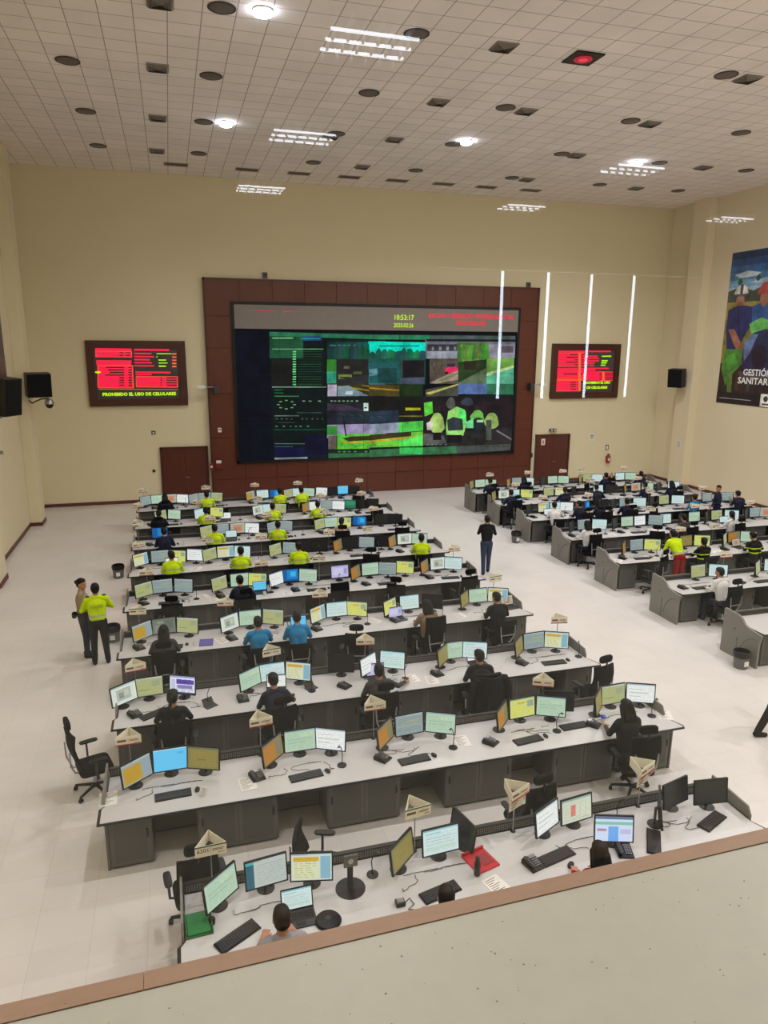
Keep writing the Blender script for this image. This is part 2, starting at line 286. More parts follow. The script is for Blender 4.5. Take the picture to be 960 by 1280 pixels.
# ---------------------------------------------------------------- tables measured from the room (metres)
VID=[((8,12,24),[(2.56,6.9),(3.94,6.86),(3.97,1.57),(2.58,1.6)]),((10,22,20),[(3.94,6.86),(6.27,6.82),(6.33,1.55),(3.97,1.57)]),((30,80,52),[(3.95,6.81),(5.33,6.83),(5.31,5.82),(3.92,5.81)]),((24,26,24),[(3.99,5.76),(4.89,5.76),(4.86,4.67),(3.96,4.68)]),((40,110,75),[(3.94,6.86),(8.85,6.78),(8.85,6.59),(3.94,6.69)]),((20,60,36),[(3.96,6.67),(5.05,6.68),(5.04,6.56),(3.96,6.55)]),((24,80,120),[(5.32,6.71),(6.08,6.71),(6.08,6.53),(5.32,6.52)]),((120,200,130),[(4.05,6.63),(4.92,6.64),(4.92,6.6),(4.05,6.59)]),((60,150,160),[(5.22,6.61),(6.02,6.62),(6.02,6.59),(5.22,6.58)]),((110,170,120),[(4.04,6.19),(6.16,6.2),(6.16,6.17),(4.04,6.16)]),((110,215,130),[(4.88,6.1),(5.02,6.1),(5.02,6.05),(4.88,6.05)]),((40,95,60),[(5.1,6.09),(6.09,6.09),(6.09,6.08),(5.1,6.07)]),((110,215,130),[(4.88,6.0),(5.02,6.0),(5.02,5.95),(4.88,5.95)]),((40,95,60),[(5.1,5.99),(6.09,5.99),(6.09,5.97),(5.1,5.97)]),((110,215,130),[(4.88,5.9),(5.01,5.9),(5.01,5.85),(4.87,5.85)]),((40,95,60),[(5.1,5.88),(6.08,5.89),(6.08,5.87),(5.1,5.87)]),((110,215,130),[(4.87,5.8),(5.01,5.8),(5.01,5.75),(4.87,5.75)]),((40,95,60),[(5.1,5.78),(6.08,5.78),(6.08,5.77),(5.1,5.77)]),((110,215,130),[(4.87,5.69),(5.01,5.69),(5.01,5.65),(4.87,5.65)]),((40,95,60),[(5.09,5.68),(6.08,5.68),(6.08,5.67),(5.09,5.67)]),((110,215,130),[(4.87,5.59),(5.01,5.59),(5.01,5.54),(4.87,5.54)]),((40,95,60),[(5.09,5.58),(6.08,5.58),(6.08,5.56),(5.09,5.56)]),((110,215,130),[(4.87,5.49),(5.01,5.49),(5.0,5.44),(4.87,5.44)]),((40,95,60),[(5.09,5.48),(6.08,5.47),(6.08,5.46),(5.09,5.46)]),((110,215,130),[(4.86,5.39),(5.0,5.39),(5.0,5.34),(4.86,5.34)]),((40,95,60),[(5.09,5.37),(6.08,5.37),(6.08,5.36),(5.09,5.36)]),((110,215,130),[(4.86,5.29),(5.0,5.29),(5.0,5.24),(4.86,5.24)]),((40,95,60),[(5.09,5.27),(6.08,5.27),(6.08,5.25),(5.09,5.26)]),((110,215,130),[(4.86,5.18),(5.0,5.18),(5.0,5.14),(4.86,5.14)]),((40,95,60),[(5.08,5.17),(6.07,5.16),(6.07,5.15),(5.08,5.16)]),((110,215,130),[(4.86,5.08),(5.0,5.08),(5.0,5.03),(4.86,5.03)]),((40,95,60),[(5.08,5.07),(6.07,5.06),(6.07,5.05),(5.08,5.05)]),((110,215,130),[(4.85,4.98),(4.99,4.98),(4.99,4.93),(4.85,4.93)]),((40,95,60),[(5.08,4.96),(6.07,4.96),(6.07,4.94),(5.08,4.95)]),((110,215,130),[(4.85,4.88),(4.99,4.87),(4.99,4.83),(4.85,4.83)]),((40,95,60),[(5.08,4.86),(6.07,4.85),(6.07,4.84),(5.08,4.85)]),((110,215,130),[(4.85,4.77),(4.99,4.77),(4.99,4.72),(4.85,4.72)]),((40,95,60),[(5.07,4.76),(6.07,4.75),(6.07,4.73),(5.07,4.74)]),((110,215,130),[(4.85,4.67),(4.99,4.67),(4.99,4.62),(4.85,4.62)]),((40,95,60),[(5.07,4.65),(6.07,4.64),(6.07,4.63),(5.07,4.64)]),((110,140,120),[(3.99,4.67),(6.27,4.65),(6.27,4.6),(3.99,4.62)]),((50,120,80),[(4.09,4.54),(4.45,4.54),(4.45,4.51),(4.09,4.51)]),((50,110,70),[(4.09,4.42),(4.45,4.41),(4.45,4.38),(4.09,4.39)]),((60,130,80),[(4.08,4.29),(5.1,4.27),(5.1,4.24),(4.08,4.25)]),((120,170,120),[(4.84,3.93),(4.96,3.93),(4.96,3.88),(4.84,3.89)]),((120,170,120),[(4.74,3.81),(4.86,3.81),(4.85,3.76),(4.74,3.77)]),((120,170,120),[(4.5,3.76),(4.62,3.76),(4.61,3.72),(4.5,3.72)]),((120,170,120),[(4.27,3.82),(4.38,3.81),(4.38,3.77),(4.27,3.77)]),((120,170,120),[(4.17,3.94),(4.28,3.94),(4.28,3.9),(4.17,3.9)]),((120,170,120),[(4.27,4.06),(4.39,4.06),(4.38,4.02),(4.27,4.02)]),((120,170,120),[(4.51,4.11),(4.62,4.11),(4.62,4.06),(4.51,4.07)]),((120,170,120),[(4.75,4.05),(4.86,4.05),(4.86,4.01),(4.75,4.01)]),((120,150,130),[(5.24,4.08),(5.36,4.07),(5.36,4.03),(5.24,4.03)]),((120,150,130),[(5.51,4.07),(5.63,4.07),(5.63,4.02),(5.51,4.02)]),((120,150,130),[(5.92,4.07),(6.03,4.06),(6.03,4.01),(5.91,4.02)]),((70,90,80),[(4.98,3.58),(6.05,3.56),(6.05,3.54),(4.98,3.56)]),((90,120,100),[(4.06,3.48),(5.08,3.46),(5.08,3.42),(4.06,3.44)]),((70,90,80),[(4.19,3.19),(4.9,3.17),(4.9,3.15),(4.19,3.17)]),((80,110,90),[(4.11,3.35),(4.18,3.35),(4.18,3.31),(4.11,3.31)]),((80,110,90),[(4.32,3.35),(4.39,3.34),(4.39,3.3),(4.32,3.3)]),((80,110,90),[(4.53,3.34),(4.6,3.34),(4.6,3.3),(4.53,3.3)]),((80,110,90),[(4.74,3.34),(4.81,3.33),(4.81,3.29),(4.74,3.29)]),((80,110,90),[(5.19,3.33),(5.26,3.33),(5.26,3.28),(5.19,3.28)]),((80,110,90),[(5.38,3.32),(5.45,3.32),(5.45,3.28),(5.38,3.28)]),((80,110,90),[(5.62,3.32),(5.69,3.32),(5.69,3.27),(5.62,3.27)]),((80,110,90),[(5.83,3.31),(5.9,3.31),(5.9,3.27),(5.83,3.27)]),((80,110,90),[(6.05,3.31),(6.12,3.31),(6.12,3.26),(6.05,3.27)]),((90,130,100),[(4.09,3.04),(4.18,3.04),(4.17,3.0),(4.09,3.0)]),((90,130,100),[(4.39,3.04),(4.48,3.03),(4.48,2.99),(4.39,2.99)]),((90,130,100),[(4.68,3.03),(4.76,3.03),(4.76,2.98),(4.67,2.99)]),((90,130,100),[(4.9,3.02),(4.99,3.02),(4.99,2.98),(4.9,2.98)]),((90,130,100),[(5.1,3.02),(5.19,3.02),(5.19,2.97),(5.1,2.98)]),((90,130,100),[(5.42,3.01),(5.51,3.01),(5.51,2.97),(5.42,2.97)]),((16,60,44),[(4.05,2.91),(6.26,2.85),(6.26,2.8),(4.04,2.85)]),((80,100,110),[(4.03,2.31),(5.38,2.27),(5.38,2.23),(4.03,2.28)]),((70,90,100),[(4.02,2.18),(4.8,2.16),(4.8,2.13),(4.02,2.16)]),((14,20,52),[(4.02,2.13),(6.33,2.06),(6.32,1.66),(4.01,1.74)]),((16,16,40),[(5.32,2.63),(6.33,2.6),(6.32,1.73),(5.3,1.77)]),((130,140,150),[(4.01,1.7),(5.41,1.68),(5.41,1.61),(4.01,1.62)]),((16,40,32),[(6.29,6.57),(8.85,6.55),(8.85,6.5),(6.29,6.51)]),((22,50,46),[(6.32,6.48),(6.73,6.48),(6.73,5.76),(6.31,5.76)]),((26,70,66),[(6.72,6.48),(8.11,6.49),(8.11,5.78),(6.71,5.78)]),((0,200,190),[(8.1,6.51),(8.85,6.52),(8.85,5.77),(8.1,5.76)]),((20,90,86),[(7.6,6.45),(8.04,6.49),(8.41,6.11),(8.85,5.77),(7.6,5.78)]),((50,120,40),[(6.31,5.76),(6.71,5.76),(6.7,4.76),(6.3,4.76)]),((50,150,120),[(6.3,5.25),(6.71,5.28),(6.7,4.79),(6.3,4.76)]),((36,38,34),[(6.71,5.78),(8.11,5.78),(8.11,4.72),(6.7,4.74)]),((110,125,60),[(6.79,5.14),(7.38,5.14),(7.38,4.93),(6.79,4.93)]),((30,32,24),[(6.87,5.04),(7.3,5.04),(7.3,4.98),(6.86,4.99)]),((110,90,70),[(7.03,5.49),(7.27,5.49),(7.27,5.37),(7.03,5.38)]),((80,90,50),[(7.45,5.26),(7.82,5.26),(7.82,5.14),(7.45,5.14)]),((44,44,44),[(6.7,4.93),(8.11,5.13),(8.11,4.72),(6.7,4.74)]),((30,88,90),[(8.11,5.8),(8.85,5.8),(8.86,4.72),(8.11,4.72)]),((60,120,130),[(8.13,5.62),(8.86,5.73),(8.86,5.55),(8.13,5.27)]),((70,130,150),[(8.13,5.06),(8.6,4.92),(8.86,4.72),(8.13,4.72)]),((70,120,110),[(6.43,6.36),(7.67,6.37),(7.67,6.32),(6.43,6.31)]),((50,52,26),[(6.3,4.73),(8.86,4.72),(8.87,4.2),(6.29,4.24)]),((190,180,200),[(6.33,4.73),(6.72,4.72),(6.71,4.23),(6.32,4.24)]),((120,140,150),[(6.75,4.65),(7.23,4.68),(8.11,4.23),(6.75,4.23)]),((190,205,215),[(7.09,4.45),(7.41,4.45),(7.41,4.29),(7.09,4.3)]),((150,120,30),[(7.37,4.61),(8.86,4.38),(8.87,4.31),(7.37,4.55)]),((150,120,30),[(7.82,4.7),(8.86,4.56),(8.86,4.5),(7.82,4.66)]),((0,215,190),[(8.14,6.51),(10.66,6.49),(10.67,5.77),(8.14,5.82)]),((26,80,70),[(8.14,6.01),(8.81,5.8),(9.48,5.98),(9.94,6.12),(10.67,5.91),(10.69,4.69),(8.14,4.75)]),((30,84,86),[(8.14,5.62),(9.49,5.68),(9.5,4.73),(8.14,4.75)]),((90,140,150),[(8.14,5.34),(8.59,5.41),(8.59,5.13),(8.14,5.06)]),((24,66,64),[(8.51,5.41),(9.38,5.41),(9.38,4.77),(8.52,4.78)]),((26,24,28),[(9.6,5.73),(10.63,5.73),(10.65,4.98),(9.61,4.98)]),((70,80,100),[(9.53,4.98),(10.65,5.01),(10.65,4.72),(9.54,4.73)]),((10,120,110),[(8.58,6.35),(10.39,6.36),(10.39,6.31),(8.58,6.3)]),((60,70,70),[(9.56,6.12),(9.63,6.12),(9.65,5.05),(9.57,5.06)]),((70,62,26),[(8.14,4.72),(9.5,4.7),(9.51,4.19),(8.14,4.21)]),((150,120,30),[(8.14,4.6),(9.5,4.48),(9.5,4.42),(8.14,4.53)]),((30,50,22),[(9.5,4.71),(10.58,4.7),(10.59,4.18),(9.51,4.19)]),((46,120,84),[(8.14,6.79),(10.84,6.79),(10.85,6.6),(8.14,6.6)]),((70,84,80),[(10.84,6.79),(14.92,6.8),(14.93,6.64),(10.85,6.6)]),((20,60,44),[(9.47,6.79),(9.52,6.79),(9.52,6.59),(9.48,6.59)]),((20,76,66),[(8.1,5.82),(8.14,6.01),(8.29,6.1),(8.44,5.99),(8.5,5.82)]),((28,88,74),[(8.38,5.82),(8.42,6.07),(8.57,6.26),(8.72,6.02),(8.78,5.82)]),((36,100,82),[(8.66,5.82),(8.7,6.14),(8.85,6.21),(9.0,6.06),(9.06,5.82)]),((20,112,66),[(8.94,5.82),(8.99,6.2),(9.14,6.17),(9.29,6.1),(9.35,5.82)]),((28,76,74),[(9.23,5.82),(9.27,6.07),(9.42,6.12),(9.57,6.13),(9.64,5.82)]),((36,88,82),[(9.52,5.82),(9.56,6.13),(9.71,6.28),(9.86,6.0),(9.93,5.82)]),((20,100,66),[(9.8,5.82),(9.84,6.2),(10.0,6.23),(10.15,6.04),(10.22,5.82)]),((28,112,74),[(10.09,5.82),(10.14,6.06),(10.29,6.18),(10.44,6.07),(10.51,5.82)]),((36,76,82),[(10.39,5.82),(10.43,6.13),(10.58,6.14),(10.73,6.11),(10.8,5.82)]),((18,54,50),[(6.35,5.78),(6.4,6.11),(6.52,6.28),(6.63,6.09),(6.67,5.78)]),((26,64,58),[(6.57,5.78),(6.62,6.17),(6.73,6.43),(6.84,6.11),(6.89,5.78)]),((34,74,66),[(6.78,5.78),(6.83,6.23),(6.95,6.43),(7.06,6.14),(7.1,5.78)]),((18,84,50),[(7.0,5.78),(7.05,6.14),(7.16,6.42),(7.28,6.16),(7.32,5.78)]),((26,54,58),[(7.22,5.78),(7.26,6.21),(7.38,6.42),(7.5,6.18),(7.54,5.78)]),((34,64,66),[(7.44,5.78),(7.48,6.12),(7.6,6.41),(7.72,6.2),(7.76,5.78)]),((18,74,50),[(7.66,5.78),(7.7,6.18),(7.82,6.41),(7.93,6.22),(7.98,5.78)]),((26,84,58),[(7.88,5.78),(7.92,6.24),(8.04,6.4),(8.16,6.11),(8.2,5.78)]),((20,40,30),[(4.08,4.18),(4.1,4.18),(4.1,4.18),(4.08,4.18)]),((20,40,30),[(4.1,4.18),(4.11,4.18),(4.11,4.18),(4.1,4.18)]),((20,40,30),[(4.11,4.18),(4.12,4.18),(4.12,4.18),(4.11,4.18)]),((20,40,30),[(4.12,4.18),(4.14,4.18),(4.14,4.17),(4.12,4.18)]),((20,40,30),[(4.14,4.18),(4.15,4.18),(4.15,4.17),(4.14,4.17)]),((20,40,30),[(4.15,4.18),(4.16,4.18),(4.16,4.17),(4.15,4.17)]),((20,40,30),[(4.16,4.18),(4.18,4.18),(4.18,4.17),(4.16,4.17)]),((110,112,122),[(10.65,6.6),(14.94,6.54),(14.94,5.83),(10.67,5.8)]),((20,24,28),[(10.69,6.63),(14.93,6.64),(14.94,6.54),(10.69,6.53)]),((60,60,70),[(10.74,6.41),(12.18,6.42),(12.19,6.09),(10.74,6.09)]),((150,155,165),[(10.74,6.12),(12.19,6.13),(12.2,5.8),(10.75,5.8)]),((70,120,50),[(12.14,6.49),(13.63,6.5),(13.67,5.62),(12.16,5.62)]),((100,150,60),[(12.26,6.42),(13.06,6.35),(13.55,6.06),(13.49,5.7),(12.44,5.62)]),((140,135,150),[(13.63,6.42),(14.91,6.43),(14.94,5.83),(13.66,5.83)]),((90,80,90),[(14.27,6.36),(14.85,6.36),(14.86,6.07),(14.28,6.06)]),((86,78,68),[(10.86,5.78),(12.2,5.78),(12.23,4.71),(10.89,4.72)]),((160,140,120),[(10.89,4.76),(12.21,5.33),(12.23,4.89),(11.2,4.72)]),((120,130,90),[(11.2,4.86),(12.22,5.22),(12.22,5.11),(11.44,4.81)]),((220,40,90),[(11.5,5.26),(11.73,5.44),(12.13,5.48),(12.2,5.26),(11.74,5.15)]),((50,40,60),[(11.69,5.59),(12.05,5.59),(12.05,5.44),(11.69,5.44)]),((20,20,24),[(11.58,5.23),(11.74,5.23),(11.74,5.15),(11.58,5.15)]),((40,60,30),[(12.2,5.66),(13.56,5.77),(13.58,5.4),(12.23,4.75)]),((90,110,80),[(12.23,4.75),(13.58,5.4),(13.61,4.7),(12.23,4.71)]),((46,40,30),[(12.48,5.7),(13.08,5.7),(13.09,5.33),(12.49,5.33)]),((110,160,70),[(13.56,5.81),(14.92,5.84),(14.91,5.44),(13.59,5.11)]),((90,175,140),[(13.59,5.11),(14.91,5.44),(14.95,4.69),(13.61,4.7)]),((190,220,150),[(13.59,5.18),(14.91,5.51),(14.91,5.4),(13.59,5.03)]),((70,74,60),[(10.7,4.47),(12.23,4.71),(12.25,4.16),(10.7,4.18)]),((190,180,90),[(10.7,4.32),(12.23,4.71),(12.23,4.66),(10.9,4.25)]),((86,110,160),[(12.23,4.71),(13.61,4.7),(13.63,4.23),(12.25,4.25)]),((50,110,80),[(13.61,4.7),(14.93,4.69),(14.96,4.2),(13.63,4.23)]),((60,104,44),[(12.17,5.83),(12.19,6.13),(12.3,6.34),(12.42,6.09),(12.46,5.83)]),((74,116,52),[(12.31,5.78),(12.33,6.14),(12.43,6.47),(12.55,6.26),(12.59,5.83)]),((88,128,60),[(12.45,5.74),(12.46,6.14),(12.57,6.43),(12.68,6.25),(12.73,5.83)]),((102,140,44),[(12.58,5.83),(12.6,6.15),(12.7,6.4),(12.82,6.25),(12.87,5.83)]),((60,152,52),[(12.72,5.78),(12.73,6.16),(12.84,6.36),(12.96,6.24),(13.0,5.83)]),((74,104,60),[(12.85,5.74),(12.87,6.17),(12.97,6.49),(13.09,6.23),(13.14,5.83)]),((88,116,44),[(12.99,5.83),(13.01,6.18),(13.11,6.45),(13.23,6.23),(13.28,5.83)]),((102,128,52),[(13.13,5.78),(13.14,6.18),(13.25,6.42),(13.37,6.22),(13.41,5.83)]),((60,140,60),[(13.26,5.74),(13.28,6.19),(13.38,6.38),(13.5,6.21),(13.55,5.83)]),((74,152,44),[(13.4,5.83),(13.42,6.2),(13.52,6.5),(13.64,6.21),(13.69,5.83)]),((50,50,60),[(10.77,6.39),(10.88,6.39),(10.89,6.25),(10.78,6.25)]),((140,140,150),[(10.95,6.3),(11.05,6.3),(11.06,6.16),(10.95,6.16)]),((50,50,60),[(11.11,6.39),(11.22,6.4),(11.23,6.25),(11.12,6.25)]),((140,140,150),[(11.29,6.3),(11.4,6.3),(11.4,6.16),(11.29,6.16)]),((50,50,60),[(11.46,6.4),(11.57,6.4),(11.57,6.25),(11.46,6.25)]),((140,140,150),[(11.63,6.3),(11.74,6.31),(11.74,6.16),(11.63,6.16)]),((50,50,60),[(11.8,6.4),(11.91,6.4),(11.91,6.26),(11.8,6.26)]),((140,140,150),[(11.98,6.31),(12.09,6.31),(12.09,6.16),(11.98,6.16)]),((60,64,50),[(10.93,5.66),(11.02,5.66),(11.03,5.48),(10.93,5.48)]),((68,64,50),[(11.04,5.45),(11.14,5.45),(11.14,5.27),(11.05,5.27)]),((76,64,50),[(11.15,5.6),(11.24,5.6),(11.25,5.42),(11.15,5.42)]),((84,64,50),[(11.26,5.39),(11.36,5.39),(11.36,5.21),(11.27,5.21)]),((92,64,50),[(11.37,5.54),(11.46,5.54),(11.47,5.36),(11.37,5.36)]),((100,64,50),[(11.48,5.33),(11.58,5.33),(11.58,5.15),(11.49,5.15)]),((20,30,26),[(6.29,4.24),(8.87,4.22),(8.87,3.91),(6.29,3.95)]),((130,150,130),[(6.44,4.07),(6.54,4.06),(6.54,4.01),(6.44,4.01)]),((130,150,130),[(6.59,4.06),(6.69,4.06),(6.69,4.0),(6.59,4.01)]),((130,150,130),[(6.77,4.06),(6.87,4.06),(6.87,4.0),(6.77,4.0)]),((130,150,130),[(6.95,4.06),(7.06,4.06),(7.05,4.0),(6.95,4.0)]),((130,150,130),[(7.14,4.05),(7.24,4.05),(7.24,4.0),(7.14,4.0)]),((130,150,130),[(7.32,4.05),(7.42,4.05),(7.42,3.99),(7.32,4.0)]),((130,150,130),[(7.54,4.05),(7.65,4.05),(7.65,3.99),(7.54,3.99)]),((30,32,40),[(6.29,3.95),(8.87,3.91),(8.87,2.97),(6.28,3.0)]),((60,50,66),[(6.29,3.95),(6.93,3.91),(8.12,3.57),(6.29,3.64)]),((200,225,215),[(7.88,3.93),(8.1,3.93),(8.1,3.57),(7.88,3.57)]),((30,22,20),[(8.17,3.92),(8.87,3.91),(8.87,3.55),(8.18,3.57)]),((30,40,50),[(7.92,3.76),(8.04,3.75),(8.04,3.7),(7.92,3.7)]),((36,46,56),[(6.71,3.59),(8.87,3.59),(8.87,3.06),(6.7,3.06)]),((150,140,175),[(6.28,3.03),(8.87,3.04),(8.88,2.56),(6.48,2.56),(6.27,2.46)]),((60,140,60),[(6.28,3.0),(6.74,2.98),(6.74,2.59),(6.27,2.6)]),((90,190,60),[(6.71,2.63),(8.88,2.59),(8.88,1.94),(6.71,1.97)]),((60,50,24),[(6.92,2.44),(7.37,2.51),(8.88,2.51),(8.88,2.34),(7.22,2.3)]),((200,160,40),[(6.92,2.35),(7.22,2.27),(8.88,2.31),(8.88,2.25),(7.21,2.2),(6.92,2.28)]),((110,100,90),[(6.33,2.56),(6.68,2.55),(6.68,1.97),(6.32,1.99)]),((24,30,28),[(6.93,3.52),(6.99,3.52),(7.14,2.52),(7.08,2.52)]),((24,30,28),[(8.28,3.2),(8.33,3.2),(8.28,2.62),(8.24,2.62)]),((16,44,24),[(6.32,1.96),(8.88,1.92),(8.88,1.75),(6.32,1.8)]),((50,100,60),[(6.32,1.8),(8.88,1.75),(8.88,1.53),(6.32,1.57)]),((90,130,90),[(6.74,1.89),(6.86,1.89),(6.86,1.84),(6.74,1.84)]),((90,130,90),[(6.97,1.88),(7.09,1.88),(7.09,1.83),(6.97,1.83)]),((90,130,90),[(7.19,1.88),(7.31,1.87),(7.31,1.82),(7.19,1.82)]),((90,130,90),[(7.45,1.87),(7.57,1.86),(7.57,1.81),(7.45,1.82)]),((90,130,90),[(7.94,1.85),(8.06,1.85),(8.06,1.79),(7.94,1.8)]),((90,130,90),[(8.21,1.84),(8.33,1.84),(8.33,1.79),(8.21,1.79)]),((90,130,90),[(8.51,1.83),(8.64,1.83),(8.64,1.77),(8.51,1.78)]),((22,22,20),[(8.14,4.23),(9.51,4.19),(9.51,3.54),(8.15,3.57)]),((36,52,66),[(8.15,3.57),(9.47,3.61),(9.48,3.03),(8.15,3.02)]),((150,160,180),[(8.15,3.0),(9.48,3.06),(9.49,2.62),(8.15,2.59)]),((26,24,18),[(9.47,4.19),(10.6,4.18),(10.63,3.04),(9.48,3.06)]),((170,170,30),[(9.78,3.7),(10.48,3.68),(10.48,3.57),(9.78,3.58)]),((80,205,80),[(9.48,3.06),(10.62,3.11),(10.62,2.67),(9.49,2.62)]),((110,100,50),[(9.5,3.36),(10.59,3.34),(10.59,3.28),(9.5,3.31)]),((110,190,60),[(8.15,2.56),(9.49,2.6),(10.62,2.64),(10.63,1.95),(8.15,2.0)]),((60,52,26),[(8.15,2.55),(10.07,2.63),(10.07,2.45),(8.15,2.31)]),((200,150,40),[(8.15,2.3),(10.31,2.44),(10.31,2.37),(8.15,2.23)]),((90,220,90),[(9.5,2.29),(10.61,2.48),(10.62,1.97),(9.5,1.99)]),((16,30,20),[(8.15,2.0),(10.63,1.99),(10.63,1.92),(8.15,1.9)]),((56,110,70),[(8.15,1.9),(12.24,1.94),(12.25,1.59),(8.15,1.58)]),((60,190,90),[(9.53,1.95),(10.62,1.92),(10.62,1.61),(9.54,1.65)]),((70,76,72),[(12.24,1.94),(14.95,1.93),(14.94,1.64),(12.25,1.59)]),((36,26,30),[(10.6,4.18),(14.98,4.18),(14.98,1.93),(10.65,1.97)]),((22,24,26),[(10.71,4.14),(14.98,4.14),(14.99,3.93),(10.71,3.96)]),((44,40,40),[(10.64,2.55),(14.95,2.67),(14.98,1.93),(10.65,1.97)]),((90,90,88),[(10.64,2.55),(11.58,2.45),(11.75,2.07),(10.65,2.03)]),((70,84,96),[(6.85,3.52),(7.07,3.4),(7.06,3.39),(6.84,3.51)]),((70,84,96),[(7.26,3.49),(7.48,3.37),(7.47,3.36),(7.24,3.48)]),((70,84,96),[(7.67,3.46),(7.89,3.34),(7.88,3.33),(7.65,3.45)]),((70,84,96),[(8.08,3.43),(8.3,3.31),(8.29,3.3),(8.06,3.42)]),((70,84,96),[(8.49,3.4),(8.72,3.28),(8.71,3.26),(8.48,3.39)]),((60,150,50),[(6.84,2.19),(6.95,2.19),(6.95,2.15),(6.84,2.15)]),((60,150,50),[(7.01,2.11),(7.11,2.11),(7.11,2.06),(7.01,2.07)]),((60,150,50),[(7.17,2.14),(7.27,2.14),(7.27,2.09),(7.17,2.1)]),((60,150,50),[(7.33,2.17),(7.44,2.17),(7.44,2.12),(7.33,2.13)]),((60,150,50),[(7.5,2.09),(7.6,2.08),(7.6,2.04),(7.5,2.04)]),((60,150,50),[(7.66,2.12),(7.77,2.11),(7.77,2.07),(7.66,2.07)]),((60,150,50),[(7.83,2.15),(7.94,2.15),(7.94,2.1),(7.83,2.1)]),((60,150,50),[(8.0,2.06),(8.1,2.06),(8.1,2.01),(8.0,2.02)]),((60,150,50),[(8.16,2.09),(8.27,2.09),(8.27,2.05),(8.16,2.05)]),((60,150,50),[(8.33,2.13),(8.44,2.12),(8.44,2.08),(8.33,2.08)]),((60,150,50),[(8.5,2.04),(8.61,2.03),(8.61,1.99),(8.5,1.99)]),((60,150,50),[(8.67,2.07),(8.77,2.07),(8.77,2.02),(8.67,2.03)]),((90,200,60),[(10.63,3.89),(11.02,3.95),(11.07,3.44),(10.68,3.3)]),((170,205,110),[(11.6,2.98),(11.64,2.73),(11.49,2.56),(11.3,2.5),(11.09,2.57),(10.95,2.75),(10.89,3.0),(11.0,3.23),(11.11,3.41),(11.27,3.47),(11.43,3.4),(11.55,3.22)]),((40,36,34),[(11.44,3.58),(11.4,3.47),(11.27,3.43),(11.15,3.48),(11.09,3.59),(11.14,3.7),(11.27,3.74),(11.39,3.69)]),((200,190,180),[(10.77,3.0),(11.08,3.14),(11.05,2.69),(10.81,2.7)]),((26,24,26),[(11.09,2.58),(11.49,2.57),(11.5,2.23),(11.1,2.24)]),((150,215,110),[(11.69,2.83),(11.79,3.5),(12.18,3.71),(12.59,3.56),(12.7,2.95),(12.55,2.39),(11.74,2.45)]),((90,230,110),[(12.27,3.64),(12.64,3.48),(12.68,3.03),(12.37,2.96)]),((86,90,82),[(12.11,3.86),(12.13,3.73),(12.04,3.64),(11.92,3.61),(11.8,3.64),(11.71,3.74),(11.67,3.87),(11.74,4.0),(11.81,4.09),(11.91,4.13),(12.0,4.09),(12.08,3.99)]),((50,58,62),[(11.74,3.12),(12.04,3.25),(12.49,3.15),(12.54,2.65),(11.81,2.63)]),((22,20,24),[(11.78,2.45),(12.47,2.43),(12.48,2.08),(11.79,2.11)]),((50,60,72),[(12.96,3.91),(12.99,3.82),(12.87,3.75),(12.71,3.73),(12.55,3.75),(12.42,3.82),(12.38,3.92),(12.47,4.01),(12.57,4.08),(12.7,4.1),(12.83,4.07),(12.92,4.0)]),((110,180,80),[(13.51,3.24),(13.54,3.08),(13.41,2.98),(13.23,2.94),(13.04,2.99),(12.9,3.1),(12.85,3.25),(12.96,3.4),(13.06,3.51),(13.2,3.55),(13.35,3.5),(13.47,3.39)]),((40,36,34),[(13.36,3.61),(13.32,3.55),(13.21,3.52),(13.09,3.55),(13.04,3.62),(13.08,3.69),(13.2,3.71),(13.31,3.68)]),((30,36,40),[(13.64,2.82),(13.68,2.62),(13.51,2.49),(13.29,2.44),(13.06,2.5),(12.89,2.64),(12.82,2.84),(12.95,3.02),(13.08,3.16),(13.26,3.2),(13.44,3.15),(13.58,3.01)]),((150,200,150),[(13.18,3.09),(13.51,3.09),(13.52,2.97),(13.19,2.98)]),((110,210,140),[(12.57,2.96),(13.01,3.17),(13.03,2.72),(12.7,2.73)]),((150,180,100),[(14.25,3.03),(14.28,2.84),(14.14,2.7),(13.94,2.66),(13.74,2.71),(13.59,2.86),(13.53,3.05),(13.65,3.23),(13.76,3.37),(13.91,3.42),(14.07,3.36),(14.19,3.22)]),((40,36,34),[(14.08,3.51),(14.03,3.42),(13.91,3.39),(13.79,3.43),(13.73,3.51),(13.78,3.6),(13.9,3.63),(14.03,3.59)]),((76,80,70),[(13.64,3.08),(13.91,3.08),(13.95,2.15),(13.67,2.16)]),((120,116,120),[(14.2,2.61),(14.94,2.2),(14.94,2.13),(14.16,2.55)]),((24,26,26),[(13.7,1.89),(13.84,1.89),(13.84,1.85),(13.7,1.85)]),((24,26,26),[(13.95,1.88),(14.09,1.88),(14.09,1.84),(13.96,1.85)]),((24,26,26),[(14.23,1.87),(14.37,1.87),(14.37,1.83),(14.23,1.84)]),((24,26,26),[(14.5,1.87),(14.64,1.86),(14.64,1.82),(14.5,1.83)]),((24,26,26),[(14.71,1.86),(14.85,1.85),(14.85,1.82),(14.72,1.82)]),((120,120,120),[(10.8,2.07),(10.93,2.06),(10.93,2.02),(10.8,2.02)]),((120,120,120),[(11.0,2.06),(11.13,2.06),(11.13,2.01),(11.0,2.02)]),((120,120,120),[(11.2,2.06),(11.33,2.05),(11.33,2.01),(11.2,2.01)]),((120,120,120),[(11.4,2.05),(11.53,2.05),(11.53,2.0),(11.4,2.0)]),((120,120,120),[(11.64,2.04),(11.77,2.04),(11.78,1.99),(11.65,2.0)])]
